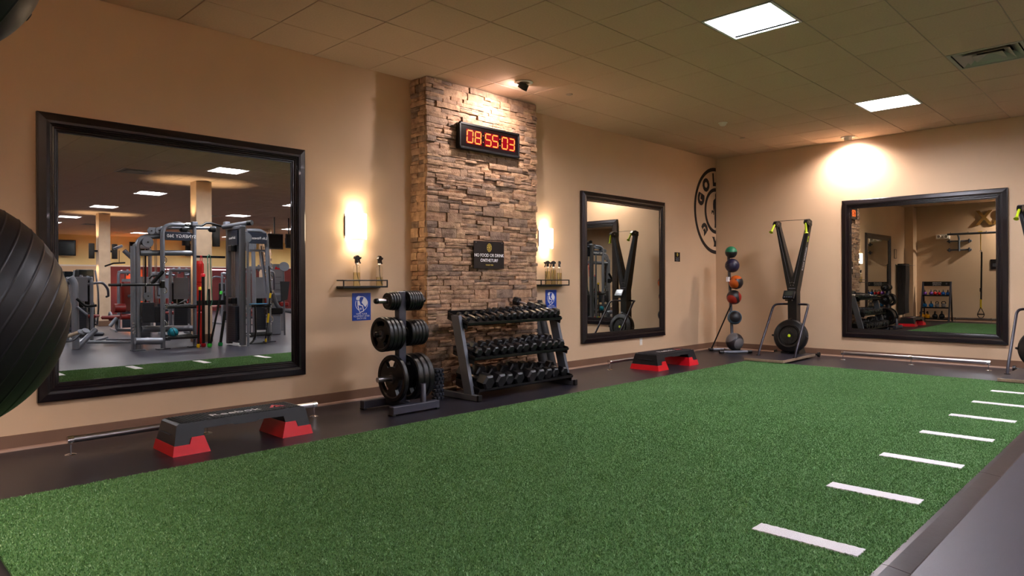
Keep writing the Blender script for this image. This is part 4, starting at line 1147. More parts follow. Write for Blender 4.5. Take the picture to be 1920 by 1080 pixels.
MB().box((-.008, -.02, .62), (.008, .02, 1.94), .003, Matrix.Rotation(.012, 4, 'X')).box((-.02, -.028, .85), (.012, .024, .95), .004).build('black_strap', 'blackp', t)
MB().box((-.009, -.022, .38), (.009, .022, .64), .003).build('yellow_strap_end', 'yellow', t)
m = MB()
for dx in (-.02, .02):
    m.tube(fillet([(dx, 0, .42), (dx, .085, .22), (dx, .04, .13), (dx, -.04, .13), (dx, -.085, .22), (dx, 0, .42)], .03), .007, 8)
    m.tube([(dx, -.075, .23), (dx, .075, .23)], .016, 10)
m.build('handles', 'blackp', t)
# gold letters, black sign
t = thing('wall_letters', 'gold raised letters R and X on the back wall, reversed in the right mirror', 'letters', (XB, -2.05, 2.88))
for ch, y in (('R', -.205), ('X', .16)): text(ch, .56, (.02, y, 0), RB, 'gold', t, name='letter', ext=.015, sx=.93, off=.012)
t = thing('black_rules_board', 'black notice board with gold emblem on the back wall, in the right mirror', 'sign', (XB, -2.20, 1.60))
MB().box((0, -.17, -.14), (.008, .17, .14), .001).build('board', 'sign', t)
o = thing('tmp', 'x', 'x'); badge(o, 0, 0, .04, 0); e = o.children[0]; e.parent = t; e.rotation_euler = (0, 0, PI/2); e.location = (.0092, 0, .075); bpy.data.objects.remove(o)
for k, s_ in enumerate(('PLEASE RETURN', 'ALL EQUIPMENT')): MB().box((.008, -.12, -.005-.045*k), (.009, .12, .015-.045*k)).build('print_line', 'rackgrey', t)
# mats hung on the left wall beyond the large mirror
t = thing('hanging_mats', 'thick bundle of black exercise mats hanging on the left wall, in the right mirror', 'exercise mats', (-10.68, -.02, 0))
for k in range(6):
    y0 = -.03-.033*k; m = MB(); n = 10; vs = []; fs = []
    for i in range(n+1):
        z = 1.64-(1.46-.012*k)*i/n; w_ = .19+.004*math.sin(i*.9+k); dy_ = .01*math.sin(i*.55+k*.7)
        for (sx, sy) in ((-1, 0), (1, 0), (1, -.03), (-1, -.03)): vs.append((sx*w_, y0+sy+dy_, z))
    for i in range(n):
        a = i*4
        for j in range(4): fs.append((a+j, a+(j+1) % 4, a+4+(j+1) % 4, a+4+j))
    fs += [(3, 2, 1, 0), tuple(n*4+j for j in range(4))]
    m.add(vs, fs).build('mat', 'blackcloth', t)
t = thing('mat_hanger', 'thin steel rod holding the hanging black mats, in the right mirror', 'hanger', (-10.75, 0, 1.60))
MB().tube([(-.62, -.26, 0), (.62, -.26, 0)], .006, 8).build('rod', 'rackgrey', t)
for s in (-1, 1): MB().tube([(s*.27, 0, 0), (s*.27, -.26, 0)], .006, 8).build('peg', 'rackgrey', t); MB().box((s*.27-.02, -.006, -.03), (s*.27+.02, 0, .03), .001).build('wall_plate', 'rackgrey', t)
t = thing('framed_notice', 'small narrow framed notice above the hanging mats, in the right mirror', 'picture frame', (-10.45, 0, 1.92))
for s in (-1, 1): MB().box((s*.10-.007, -.012, -.125), (s*.10+.007, 0, .125)).build('frame_side', 'black', t); MB().box((-.1, -.012, s*.125-.007), (.1, 0, s*.125+.007)).build('frame_side', 'black', t)
MB().box((-.095, -.006, -.12), (.095, -.001, .12)).build('paper', 'wall', t)

# ================================================================== THE GYM FLOOR, SEEN IN THE LARGE LEFT MIRROR
def at(px, py, Y):
    """real point at distance Y from the left wall that the large mirror shows at (px, py)"""
    d = V(math.cos(YAW), math.sin(YAW), 0)*F + V(math.sin(YAW), -math.cos(YAW), 0)*(px-960) - V(0, 0, 1)*(py-5-Y0-(px-960)*ROLL)
    k = (Y-CAM.y)/d.y; p = CAM+d*k
    return V(p.x, -p.y, p.z)
def rel(t): return lambda px, py, Y: at(px, py, Y) - V(*t.location)
# far wall: yellow upper part, lower band dark red and a tan panel coloured like a mirror's reflection
fwl = struct(MB().box((XB-.15, YF-.15, 0), (XE+.15, YF, CEIL+.1)).build('wall_front', 'ygold'))
MB().box((XB, YF, 0), (-2.55, YF+.02, 2.02)).build('lower_panel', 'wall', fwl)
MB().box((-2.5, YF, 0), (XE, YF+.02, 2.02)).build('lower_panel', 'darkred', fwl)
MB().box((XB, YF, 2.02), (XE, YF+.05, 2.08)).build('ledge', 'whitep', fwl)
MB().box((-.2, YF+.02, 1.9), (2.8, YF+.05, 1.945)).build('light_strip', 'neon', fwl)
MB().box((-1.75, YF+.02, .3), (-1.1, YF+.04, 1.9)).build('alcove_panel', 'orange', fwl)
def column(x, y, lab, sconces, w_=.30):
    t = thing('column', lab, 'column', (x, y, 0))
    MB().box((-w_/2, -w_/2, .16), (w_/2, w_/2, CEIL-.004)).build('shaft', 'stucco', t)
    MB().box((-w_/2-.01, -w_/2-.01, 0), (w_/2+.01, w_/2+.01, .16), .003).build('plinth', 'base', t)
    if sconces:
        z = 2.2
        for s, (lx, ly) in enumerate(((-1, 0), (1, 0))):
            ar = MB().box((lx*w_/2, -.03, z-.03), (lx*(w_/2+.08), .03, z+.03)).build('sconce_arm', 'black', t)
            MB().lathe([(.06, z-.22), (.075, z-.22), (.075, z+.22), (.06, z+.22), (.06, z-.22)], (lx*(w_/2+.15), 0, 0), n=20).build('sconce_shade', 'speaker', ar)
            for up in (0, 1):
                l = bpy.data.lights.new('column_lamp', 'SPOT'); l.energy = 16; l.color = (1, .74, .48); l.spot_size = math.radians(95); l.spot_blend = .8; l.shadow_soft_size = .04
                o = bpy.data.objects.new('column_bulb', l); COL.objects.link(o); o.parent = t; o.location = (lx*(w_/2+.16), 0, z+(.24 if up else -.24)); o.rotation_euler = (PI if up else 0, 0, 0)
    return t
column(-5.45, -8.72, 'plastered square column behind the training rig, in the large left mirror', True, .31)
column(-5.14, -16.85, 'plastered square column further back with dark lamps, in the large left mirror', True, .30)
# short stone clad column far right
t = thing('brick_column', 'narrow column clad in orange stone, at the right edge of the large mirror', 'column', (.95, -19.2, 0))
MB().box((-.16, -.16, 0), (.16, .16, CEIL)).build('core', 'stucco', t)
for k in range(30):
    z0 = .02+k*.109
    for s in (0, 1):
        x0 = -.17+.17*s+(.03 if k % 2 else -.03)*(1 if s == 0 else 1)
        MB().box((max(-.18, x0), .155, z0), (min(.18, x0+.165), .185+rs.uniform(0, .015), z0+.1), .004).build('brick', 'stone', t)
# televisions
def tv(a, b, Y, lab, tilt=0):
    p = at(a[0], a[1], Y); q = at(b[0], b[1], Y); c = (p+q)/2
    t = thing('television', lab, 'television', c, 0, 'televisions in the gym')
    w_, h_ = abs(q.x-p.x)/2, abs(q.z-p.z)/2
    MB().box((-w_, -.05, -h_), (w_, .0, h_), .01).build('casing', 'blackp', t)
    MB().box((-w_+.03, .0005, -h_+.04), (w_-.03, .003, h_-.03)).build('screen', 'tv', t)
    MB().box((-.1, -.16, -.1), (.1, -.05, .1)).build('wall_mount', 'black', t)
    if Y < 26: MB().cyl((0, -.1, .05), (0, -.1, CEIL-c.z), .02, n=10).build('ceiling_pole', 'black', t)
tv((100, 447), (142.5, 478), 26.35, 'wall television at the far left, seen in the large left mirror')
tv((243, 452), (282, 479), 26.35, 'wall television behind the cable stack, seen in the large left mirror')
tv((348, 456), (378, 480), 26.35, 'wall television behind the training rig, seen in the large left mirror')
tv((503, 438), (531, 468), 14.5, 'television on a ceiling pole at the right of the large left mirror')
tv((536, 439), (552, 466), 14.5, 'television on a ceiling pole cut off by the large mirror\'s right edge')

# ---- training rig
Y1, Y2 = 7.55, 8.15
rg = thing('training_rig', 'large grey steel training rig with cable stacks, in the large left mirror', 'training rig', (-6.0, -7.7, 0)); R_ = rel(rg)
def tb(pts, r, name, mat='silver', n=12, fl=0, par=None):
    P = [R_(*p) for p in pts]
    if fl: P = fillet(P, fl, 6)
    o = MB().tube(P, r, n).build(name, mat, par or rg); return o
def bx(a, b, Y, th, name, mat, bev=.004, par=None):
    p = R_(a[0], a[1], Y); q = R_(b[0], b[1], Y)
    return MB().box((p.x, p.y-th/2, p.z), (q.x, q.y+th/2, q.z), bev).build(name, mat, par or rg)
g0 = lambda px, Y: (px, 5+Y0+(px-960)*ROLL+F*1.165/((at(px, 500, Y)-CAM).x*math.cos(YAW)+(-at(px, 500, Y).y-CAM.y)*math.sin(YAW)), Y)
def post(px, py_top, Y, r=.04, mat='silver', name='post'):
    a = g0(px, Y); return tb([a, (px, py_top, Y)], r, name, mat)
# left cable tower
tb([g0(249, Y1), (249, 462, Y1)], .045, 'post')
tb([g0(257, Y1), (257, 445, Y1), (300, 444, Y1)], .046, 'tower_frame', fl=.22)
tb([g0(304, Y1-.1), (304, 422, Y1-.1), (345, 423, Y1-.1)], .04, 'arch_post', fl=.2)
post(364, 426, Y1-.05, .034)
post(463.5, 455, 6.75, .024)
tb([(262, 475, Y1), (364, 475.5, Y1)], .052, 'cross_tube'); tb([(262, 618, Y1), (362, 616, Y1+.5)], .06, 'lower_tube'); tb([(252, 640, Y1-.2), (302, 640, Y1-.2)], .062, 'lower_tube')
tb([(256, 600, Y1), (274, 592, Y1), (300, 592, Y1+.2)], .03, 'lower_arc', fl=.2)
bx((250, 480), (262, 560), Y1+.08, .03, 'side_plate', 'silver')
for k, (px, py, rr) in enumerate(((276.5, 455, .095), (283, 434, .062), (297.5, 433, .062), (276, 556, .07))):
    p = R_(px, py, Y1-.05)
    MB().disc(p, (0, -1, 0), [(0, -.02), (rr, -.02), (rr*.93, 0), (rr, .02), (0, .02)], 26).build('pulley', 'silver', rg)
    MB().cyl(p+V(0, .03, 0), p-V(0, .03, 0), .014, n=10).build('pulley_bolt', 'blackp', rg)
bx((278, 427), (302, 447), Y1+.02, .03, 'pulley_plate', 'silver')
for px in (268, 272, 280, 290, 293): tb([(px, 447 if px > 279 else 470, Y1), (px, 600, Y1)], .007 if px != 272 else .016, 'guide_rod', 'chrome' if px != 272 else 'blackp', 8)
wz = bx((264, 568), (286, 605), Y1, .16, 'weight_stack', 'bluegrey')
bx((286, 576), (297, 605), Y1, .16, 'weight_stack', 'bluegrey')
m = MB()
for k in range(11):
    p = R_(264, 569+3.2*k, Y1); q = R_(297, 570+3.2*k, Y1); m.box((p.x, p.y+.082, p.z-.004), (q.x, p.y+.086, p.z+.002))
m.build('stack_lines', 'steel', wz)
# sign boards
def board(a, b, Y, txt, sz, lab):
    p = R_(*a, Y); q = R_(*b, Y); o = MB().box((p.x, p.y-.012, p.z), (q.x, p.y+.012, q.z), .004).build('sign_board', 'navy', rg)
    c = (p+q)/2; tt = text(txt, sz, (c.x-(p.x-q.x)*.12, c.y+.0135, c.z), (PI/2, 0, PI), 'white', o, sx=1)
board((309, 435), (358, 453), Y1-.12, 'SYNERGY 360', .085, '')
board((463, 437), (499, 459), Y1-.1, 'Life Fitness', .07, '')
# top monkey bars
tb([(300, 428, Y1), (340, 428.5, Y1), (404, 429, Y1)], .03, 'top_tube')
for dy in (0, .35):
    tb([(318, 423, Y1+dy), (326, 418.5, Y1+dy), (336, 418.5, Y1+dy), (352, 424, Y1+dy), (378, 424.5, Y1+dy), (386, 419.5, Y1+dy), (394, 419.5, Y1+dy), (420, 427, Y1+dy), (433, 428, Y1+dy)], .022, 'monkey_bar', 'blackp', 10)
tb([(418, 427, 7.45), (466, 419.5, 6.9)], .045, 'top_beam', 'silverd')
tb([(464, 419.8, 6.92), (472, 419.0, 6.84)], .05, 'beam_cap', 'blackp')
for px in (344, 397.5):
    p = R_(px, 431.5, Y1); MB().box((p.x-.075, p.y-.05, p.z-.05), (p.x+.075, p.y+.05, p.z+.05), .03).build('grip_pad', 'blackp', rg)
for px in (364, 424.5): p = R_(px, 421, Y1-.05); MB().box((p.x-.05, p.y-.05, p.z-.04), (p.x+.05, p.y+.05, p.z+.04), .008).build('top_bracket', 'silver', rg)
# storage trays with ladders
def tray(a, b, Y, name='tray', d=.30):
    p = R_(*a, Y); q = R_(*b, Y)
    o = MB().box((p.x, p.y-d/2, p.z-.03), (q.x, p.y+d/2, p.z), .006).build(name, 'blackp', rg)
    for s in (-1, 1): MB().tube([V(p.x, p.y+s*d/2, p.z+.02), V(q.x, p.y+s*d/2, p.z+.02)], .014, 8).build('tray_rail', 'black', o)
    for x in (p.x+.02, q.x-.02): MB().box((x-.025, p.y-d/2, p.z-.05), (x+.025, p.y+d/2, p.z-.03), .004).build('tray_bracket', 'silver', o)
tray((308, 576), (362, 575), Y1-.05); tray((308, 634), (364, 632), Y1-.05)
tray((464, 574.5), (501, 574), Y1-.05); tray((462, 629), (502, 627), Y1-.05)
# flat dark rails between the posts
bx((366, 480), (421, 485.5), Y1, .04, 'flat_rail', 'blackp'); bx((366, 564.5), (421, 572.5), Y1, .04, 'flat_rail', 'blackp')
# functional cable tower, its broad faces towards the back and far walls
TXc = -5.38; Lc = V(*rg.location); ztop = at(427, 428, 7.5).z
def wb(lo, hi, name, mat, bev=.004, par=None): return MB().box(V(*lo)-Lc, V(*hi)-Lc, bev).build(name, mat, par or rg)
for y in (-7.52, -6.93): wb((TXc-.05, y-.045, .02), (TXc+.05, y+.045, ztop), 'tower_post', 'silverd', .01)
wb((TXc-.06, -7.56, ztop-.06), (TXc+.06, -6.89, ztop+.0), 'tower_head', 'silverd', .01)
b_ = wb((TXc-.065, -7.45, ztop-.36), (TXc+.065, -7.0, ztop-.08), 'sign_board', 'navy')
text('Life Fitness', .065, V(TXc-.067, -7.225, ztop-.22)-Lc, RR, 'white', b_); text('Life Fitness', .065, V(TXc+.067, -7.225, ztop-.22)-Lc, RB, 'white', b_)
ws = wb((TXc-.09, -7.40, .10), (TXc+.09, -7.05, .76), 'weight_stack', 'bluegrey')
m = MB()
for k in range(15): m.box(V(TXc-.092, -7.401, .13+.042*k)-Lc, V(TXc+.092, -7.049, .134+.042*k)-Lc)
m.build('stack_lines', 'steel', ws)
wb((TXc-.01, -7.38, .76), (TXc+.01, -7.08, ztop-.36), 'rear_shroud', 'silver')
for y in (-7.29, -7.225, -7.16):
    MB().cyl(V(TXc-.05, y, .1)-Lc, V(TXc-.05, y, ztop-.3)-Lc, .009, n=8).build('guide_rod', 'chrome', rg)
for z in (.86, ztop-.42): wb((TXc-.12, -7.30, z-.06), (TXc+.12, -7.15, z+.06), 'carriage', 'blackp', .01)
MB().tube([V(TXc, -7.52, .09)-Lc, V(TXc, -6.93, .09)-Lc], .035, 12).build('base_tube', 'silver', rg)
MB().tube([V(TXc, -7.5, ztop-.2)-Lc, V(TXc, -6.95, ztop-.18)-Lc], .03, 12).build('carriage_tube', 'steel', rg)
# pulley arm next to the tower
p = R_(461, 447, Y1-.35)
MB().disc(p, (0, -1, 0), [(0, -.03), (.10, -.03), (.09, 0), (.10, .03), (0, .03)], 24).build('pulley', 'silver', rg)
MB().box((p.x-.05, p.y-.02, p.z-.25), (p.x+.03, p.y+.02, p.z+.12), .01).build('pulley_bracket', 'silverd', rg)
# right arch frame
tb([(462, 434, Y1-.05), (498, 434, Y1-.05), (502.5, 520, Y1-.05), g0(503.5, Y1-.05)], .042, 'arch_post', fl=.25)
tb([g0(476, Y2), (474, 458, Y2), (462, 452, Y2)], .042, 'arch_post', fl=.2)
p = R_(468, 462, Y2); MB().disc(p, (0, 1, 0), [(0, -.03), (.13, -.03), (.13, .03), (0, .03)], 26).build('large_pulley', 'silver', rg)
bx((464, 468.5), (500, 473.5), Y1, .03, 'cross_bar', 'silver')
tb([(486, 470, Y1), (499, 552, Y1)], .022, 'diagonal_tube', 'silver'); tb([(489, 462, Y1), (497, 530, Y1)], .012, 'diagonal_tube', 'steel')
# hooks on the arch posts
for px, ys in ((305.5, (488, 508, 545, 575, 608)), (505, (500, 522, 548, 572, 600))):
    for py in ys:
        p = R_(px+1.5, py, Y1-.2)
        P = [p+V(0, 0, .06), p+V(.04, 0, .03), p+V(.045, 0, -.03), p+V(.015, 0, -.06), p+V(-.015, 0, -.045)]
        MB().tube(fillet(P, .03, 3), .009, 8).build('chrome_hook', 'shiny', rg)
# feet
for px, Y in ((304, Y1-.1), (363, Y1-.05), (503.5, Y1-.05), (257, Y1)):
    p = R_(*g0(px, Y)); MB().box((p.x-.11, p.y-.07, -.0), (p.x+.11, p.y+.07, .02), .004).build('foot_plate', 'steel', rg)
# gusset panel with small chrome loops
m = MB()
for k in range(4):
    p = R_(250, 607+6*k, Y1-.1); m.torus(p, .022, .006, (0, 1, 0), 14, 6)
m.build('chrome_loops', 'shiny', rg)
# landmine bar
p0 = rel(rg)
lb = thing('landmine_bar', 'black barbell sticking out level from the training rig, in the large mirror', 'barbell', at(250, 535, Y1-.35)); R_ = rel(lb)
tb([(203, 535, Y1-.4), (300, 534.5, Y1-.3)], .024, 'bar', 'blackp', 12, par=lb)
tb([(226, 535, Y1-.4), (227, 535, Y1-.4)], .032, 'collar', 'chrome', 12, par=lb); tb([(272, 534.7, Y1-.4), (273, 534.7, Y1-.4)], .032, 'collar', 'chrome', 12, par=lb)
tb([(284, 532, Y1-.3), (305, 510, Y1-.3)], .035, 'jammer_arm', 'blackp', 12, par=lb); tb([(279, 524, Y1-.35), (284, 519, Y1-.35), (296, 517, Y1-.35)], .015, 'grip', 'blackp', 10, par=lb)
bx((299, 527), (307, 541), Y1-.3, .1, 'pivot_block', 'blackp', .01, par=lb)
# weighted bars, bands, bag
def leanbar(a, b, Y, r, c0, c1, lab, body='black'):
    r = r*.8
    pa = at(*a, Y); pb = at(b[0], 500, Y); pb.z = 0
    t = thing('weighted_bar', lab, 'weighted bar', pb, 0, 'weighted bars leaning on the rig')
    A = pa-pb; B = V(0, 0, .0)
    d = (A-B).normalized(); B = B+V(0, 0, r*.3)
    MB().tube([B+d*.05, A-d*.05], r, 12).build('shaft', body, t)
    if c0: MB().tube([A-d*.06, A-d*.01, A], [r*1.4, r*1.4, r*.9], 12).build('tip', c0, t)
    if c1: MB().tube([B, B+d*.015, B+d*.07], [r*1.0, r*1.6, r*1.5], 12).build('tip', c1, t)
leanbar((374, 539), (370, 650), Y1-.35, .024, 'yellow', 'yellow', 'thin weighted bar with yellow tips leaning on the rig')
leanbar((380, 514), (380, 648), Y1-.3, .035, 'red', 'red', 'thick weighted bar with red tips leaning on the rig')
leanbar((391, 538), (390, 652), Y1-.4, .024, None, 'lgreen', 'thin dark weighted bar with a light green foot, upright by the column')
leanbar((414, 547), (392, 652), Y1-.4, .024, 'lgreen', 'lgreen', 'thin weighted bar with light green tips leaning to the right')
leanbar((421, 580), (411, 649), Y1-.35, .034, None, 'green', 'thick dark weighted bar with a dark green foot by the cable tower')
t = thing('resistance_band', 'long green resistance band looped over the dark rail, in the large mirror', 'resistance band', at(392, 480, Y1-.1)); R_ = rel(t)
P = fillet([R_(388.5, 481, Y1-.08), R_(389, 530, Y1-.1), R_(387, 568, Y1-.12), R_(392, 577, Y1-.12), R_(397, 568, Y1-.12), R_(395, 525, Y1-.1), R_(393.5, 481, Y1-.08), R_(391, 478.5, Y1-.06)], .05, 4)
MB().tube(P, .008, 8, closed=True).build('band', 'dgreen', t)
t = thing('resistance_band', 'short red resistance band hanging over the dark rail, in the large mirror', 'resistance band', at(376, 480, Y1-.1)); R_ = rel(t)
MB().tube(fillet([R_(374, 500, Y1-.08), R_(375.5, 480, Y1-.06), R_(378, 482, Y1-.08), R_(378.5, 520, Y1-.1)], .03, 4), .007, 8).build('band', 'red', t)
t = thing('punch_bag', 'tall red padded bag standing behind the rig by the column, in the large mirror', 'punching bag', (at(373.5, 560, Y2).x, -Y2, 0)); 
zt = at(373, 490, Y2).z
MB().disc((0, 0, 0), (0, 0, 1), [(0, 0), (.07, 0), (.085, .04), (.085, .62), (.07, .64)], 20).build('base_section', 'redbag', t)
MB().disc((0, 0, 0), (0, 0, 1), [(.07, .64), (.09, .68), (.09, 1.18), (.06, 1.2)], 20).build('middle_section', 'redbag', t)
MB().disc((0, 0, 0), (0, 0, 1), [(.06, 1.2), (.08, 1.24), (.08, zt-.06), (.05, zt), (0, zt)], 20).build('top_section', 'redbag', t)
# things on the trays
p = at(323, 628, Y1-.15); p.z = at(323, 634, Y1-.05).z+.105
t = thing('medicine_ball', 'teal medicine ball on the lower tray of the rig, in the large mirror', 'medicine ball', p)
MB().sphere((0, 0, 0), .088, 24, 14).build('ball', 'teal', t)
m = MB()
for k in range(3): m.torus((0, 0, 0), .089, .006, (math.cos(k*PI/3), math.sin(k*PI/3), .3), 28, 6)
m.build('ridges', 'blackp', t)
zt = at(330, 575.5, Y1-.05).z
for k, px in enumerate((322, 350)):
    q = at(px, 570, Y1-.1)
    t = thing('cable_handle', 'small red-tipped black handle on the upper tray, %s one' % ('left', 'right')[k], 'handle', (q.x, q.y, zt+.035), 0, 'handles on the upper tray')
    MB().tube([(-.06, 0, .0), (.06, 0, .0)], .022, 12).build('grip', 'blackp', t)
    MB().sphere((0, 0, .035), .022, 14, 8).build('knob', 'redp', t)
q = at(338, 568, Y1-.1)
t = thing('ankle_strap', 'black strap handle lying on the upper tray between the red-tipped handles', 'strap', (q.x, q.y, zt+.02))
MB().tube(fillet([(-.1, 0, .0), (0, .02, .05), (.08, 0, .09), (.12, 0, .02)], .03, 3), .014, 8).build('strap_loop', 'blackp', t)
q = at(483, 572, Y1-.05)
t = thing('foam_pad', 'bright blue foam pad on the upper right tray of the rig, in the large mirror', 'foam pad', (q.x, q.y, at(480, 574.5, Y1-.05).z+.012))
MB().box((-.14, -.11, 0), (.14, .11, .035), .01).build('pad', 'bluepad', t)
t = thing('suspension_strap', 'black and yellow suspension strap hanging down the right rig post', 'suspension strap', at(502, 545, Y1-.3)); R_ = rel(t)
for a, b, c, w_ in (((503, 500), (506, 552), 'blackp', .012), ((506, 551), (505, 560), 'yellow', .022), ((505, 560), (502, 590), 'blackp', .012), ((502.5, 589), (500, 606), 'yellow', .022), ((500, 606), (496, 636), 'blackp', .012), ((496.5, 636), (496.5, 643), 'yellow', .02)):
    tb([(a[0], a[1], Y1-.3), (b[0], b[1], Y1-.3)], w_, 'strap_section' if c == 'blackp' else 'yellow_section', c, 8, par=t)
t = thing('battle_rope', 'black rope hanging from the right trays of the rig to the floor', 'rope', at(477, 600, Y1-.3)); R_ = rel(t)
tb([(477, 574, Y1-.25), (478, 628, Y1-.3), (474, 640, Y1-.3), (465, 647, Y1-.3), (482, 646, Y1-.35), (497, 644, Y1-.35)], .02, 'rope', 'blackp', 10, .1, par=t)

# ---- other machines
def selector(cx, cy, rz, lab, frame='silver', pad='redp', h=1.65, var=0):
    """seated weight machine: tower with stack, frame tubes, seat and back pad, press arms"""
    t = thing('weight_machine', lab, 'weight machine', (cx, cy, 0), rz, 'seated weight machines')
    for s in (-1, 1):
        MB().tube(fillet([(s*.22, -.5, .04), (s*.22, -.5, h), (s*.12, -.42, h+.05)], .1), .035, 10).build('tower_post', frame, t)
        MB().box((s*.28-.03, -.62, 0), (s*.28+.03, .55, .05), .008).build('base_rail', frame, t)
    MB().box((-.24, -.53, h-.02), (.24, -.45, h+.06), .02).build('tower_cap', frame, t)
    MB().box((-.14, -.56, .1), (.14, -.42, .72), .004).build('weight_stack', 'bluegrey', t)
    m = MB()
    for k in range(12): m.box((-.142, -.562, .14+.048*k), (.142, -.418, .144+.048*k))
    m.build('stack_gaps', 'steel', t)
    for s in (-1, 1): MB().cyl((s*.08, -.49, .1), (s*.08, -.49, h), .01, n=8).build('guide_rod', 'chrome', t)
    MB().box((-.16, -.57, .85), (.16, -.55, 1.35), .004).build('shroud', frame, t)
    MB().tube(fillet([(0, -.5, .25), (0, .1, .25), (0, .1, .48)], .08), .035, 10).build('seat_post', frame, t)
    MB().box((-.2, -.08, .48), (.2, .32, .55), .025).build('seat', pad, t)
    MB().box((-.15, -.17, .62), (.15, -.09, 1.25), .03).build('back_pad', pad if var else 'blackp', t)
    MB().tube([(0, -.45, 1.0), (0, -.17, .95)], .03, 10).build('pad_support', frame, t)
    for s in (-1, 1):
        if var == 0:
            MB().tube(fillet([(s*.1, -.42, h-.1), (s*.36, -.2, h-.05), (s*.40, .1, 1.1), (s*.36, .32, .95)], .12), .026, 10).build('press_arm', frame, t)
            MB().tube([(s*.36, .32, .95), (s*.30, .45, .93)], .024, 10).build('grip', 'blackp', t)
        elif var == 1:
            MB().tube(fillet([(s*.3, -.2, .3), (s*.34, .2, .5), (s*.34, .5, .3)], .1), .028, 10).build('leg_arm', frame, t)
            MB().tube([(s*.34, .48, .3), (s*.12, .48, .3)], .055, 14).build('roller_pad', pad, t)
        elif var == 9:
            MB().tube(fillet([(s*.05, -.45, h), (s*.05, .1, h+.25), (s*.4, .2, h+.1)], .12), .022, 10).build('pull_bar', 'blackp', t)
    MB().disc((0, -.35, h+.02), (1, 0, 0), [(0, -.02), (.08, -.02), (.08, .02), (0, .02)], 20).build('pulley', frame, t)
    return t
def mpos(px, Y): p = at(px, 500, Y); return p.x, p.y
x, y = mpos(226, 9.9)
lt = selector(x, y, 2.5, 'lat pulldown machine with dark red pads left of the rig, in the large mirror', h=1.95, var=2)
for a_, b_, r_, m_, n_ in (((213, 578), (233, 578), .09, 'redp', 'roller_pad'), ((225, 594), (243, 594), .06, 'redp', 'seat_roll'), ((232, 470), (256, 492), .045, 'silver', 'brace'), ((222, 466), (220, 462), .09, 'silver', 'pulley_cap'), ((205, 612), (218, 596), .035, 'silver', 'rear_strut')):
    P_ = [at(q[0], q[1], 9.6)-lt.location for q in (a_, b_)]; Z_ = Matrix.Rotation(-2.5, 4, 'Z')
    MB().tube([Z_ @ p for p in P_], r_, 14).build(n_, m_, lt)
x, y = mpos(226, 9.5); t = thing('pulldown_bar', 'black bent pulldown bar hanging left of the rig, in the large mirror', 'bar', at(214, 497, 9.5)); R_ = rel(t)
tb([(196, 499.5, 9.5), (212, 494, 9.5), (234, 493, 9.5)], .016, 'bar', 'blackp', 10, par=t); tb([(223, 494, 9.5), (223, 470, 9.5)], .006, 'cable', 'blackp', 6, par=t)
for px, Y, rz, var, lab, h in ((330, 11.3, 3.3, 0, 'grey chest press machine seen through the left half of the rig', 1.5), (345, 14.5, 3.0, 1, 'grey leg machine with red pads further behind the rig', 1.5),
                               (300, 12.8, 3.4, 1, 'grey leg machine with dark red pads behind the cable stack', 1.45), (482, 10.3, 3.5, 0, 'grey press machine seen through the right arch of the rig', 1.55),
                               (488, 13.5, 2.8, 1, 'grey machine with red pads far behind the right arch', 1.5), (415, 15.5, 3.1, 0, 'grey press machine behind the plastered column', 1.5),
                               (235, 14.0, 3.3, 1, 'grey machine with red rollers behind the lat pulldown', 1.5), (160, 10.9, 3.6, 0, 'white and grey machine with red pads at the left edge of the large mirror', 1.3)):
    x, y = mpos(px, Y); selector(x, y, rz, lab, h=h, var=var, pad='redp')
# elliptical trainers
def elliptical(px, Y, rz, lab, sc=1):
    x, y = mpos(px, Y); t = thing('elliptical_trainer', lab, 'elliptical trainer', (x, y, 0), rz, 'elliptical trainers'); t.scale = (sc, sc, sc)
    MB().box((-.3, -.9, 0), (.3, .2, .09), .03).build('base', 'steel', t)
    MB().lathe([(0, -.12), (.34, -.12), (.38, -.06), (.38, .06), (.34, .12), (0, .12)], (0, -.55, .45), (1, 0, 0), 28).build('drive_housing', 'blackp', t)
    MB().tube([(0, -.3, .2), (0, .05, 1.35)], .05, 12).build('mast', 'silverd', t)
    MB().box((-.2, .0, 1.3), (.2, .08, 1.62), .03, Matrix.Rotation(-.2, 4, 'X')).build('console', 'blackp', t)
    MB().box((-.15, -.22, 1.42), (.15, -.215, 1.56)).build('console_screen', 'tv', t)
    for s in (-1, 1):
        MB().tube(fillet([(s*.28, .5, .2), (s*.28, .1, .65), (s*.26, .02, 1.1), (s*.22, .2, 1.55)], .15), .02, 10).build('swing_arm', 'silverd', t)
        MB().box((s*.16-.07, .1, .2), (s*.16+.07, .5, .25), .02).build('pedal', 'blackp', t)
        MB().tube([(s*.16, .5, .2), (s*.16, -.5, .35)], .025, 10).build('pedal_rail', 'silver', t)
elliptical(160, 13.2, 3.3, 'black elliptical trainer at the left edge of the large mirror')
elliptical(128, 15.5, 3.1, 'second black elliptical trainer further back at the mirror\'s left edge')
elliptical(440, 18.5, 3.2, 'black elliptical trainer far behind the cable tower')
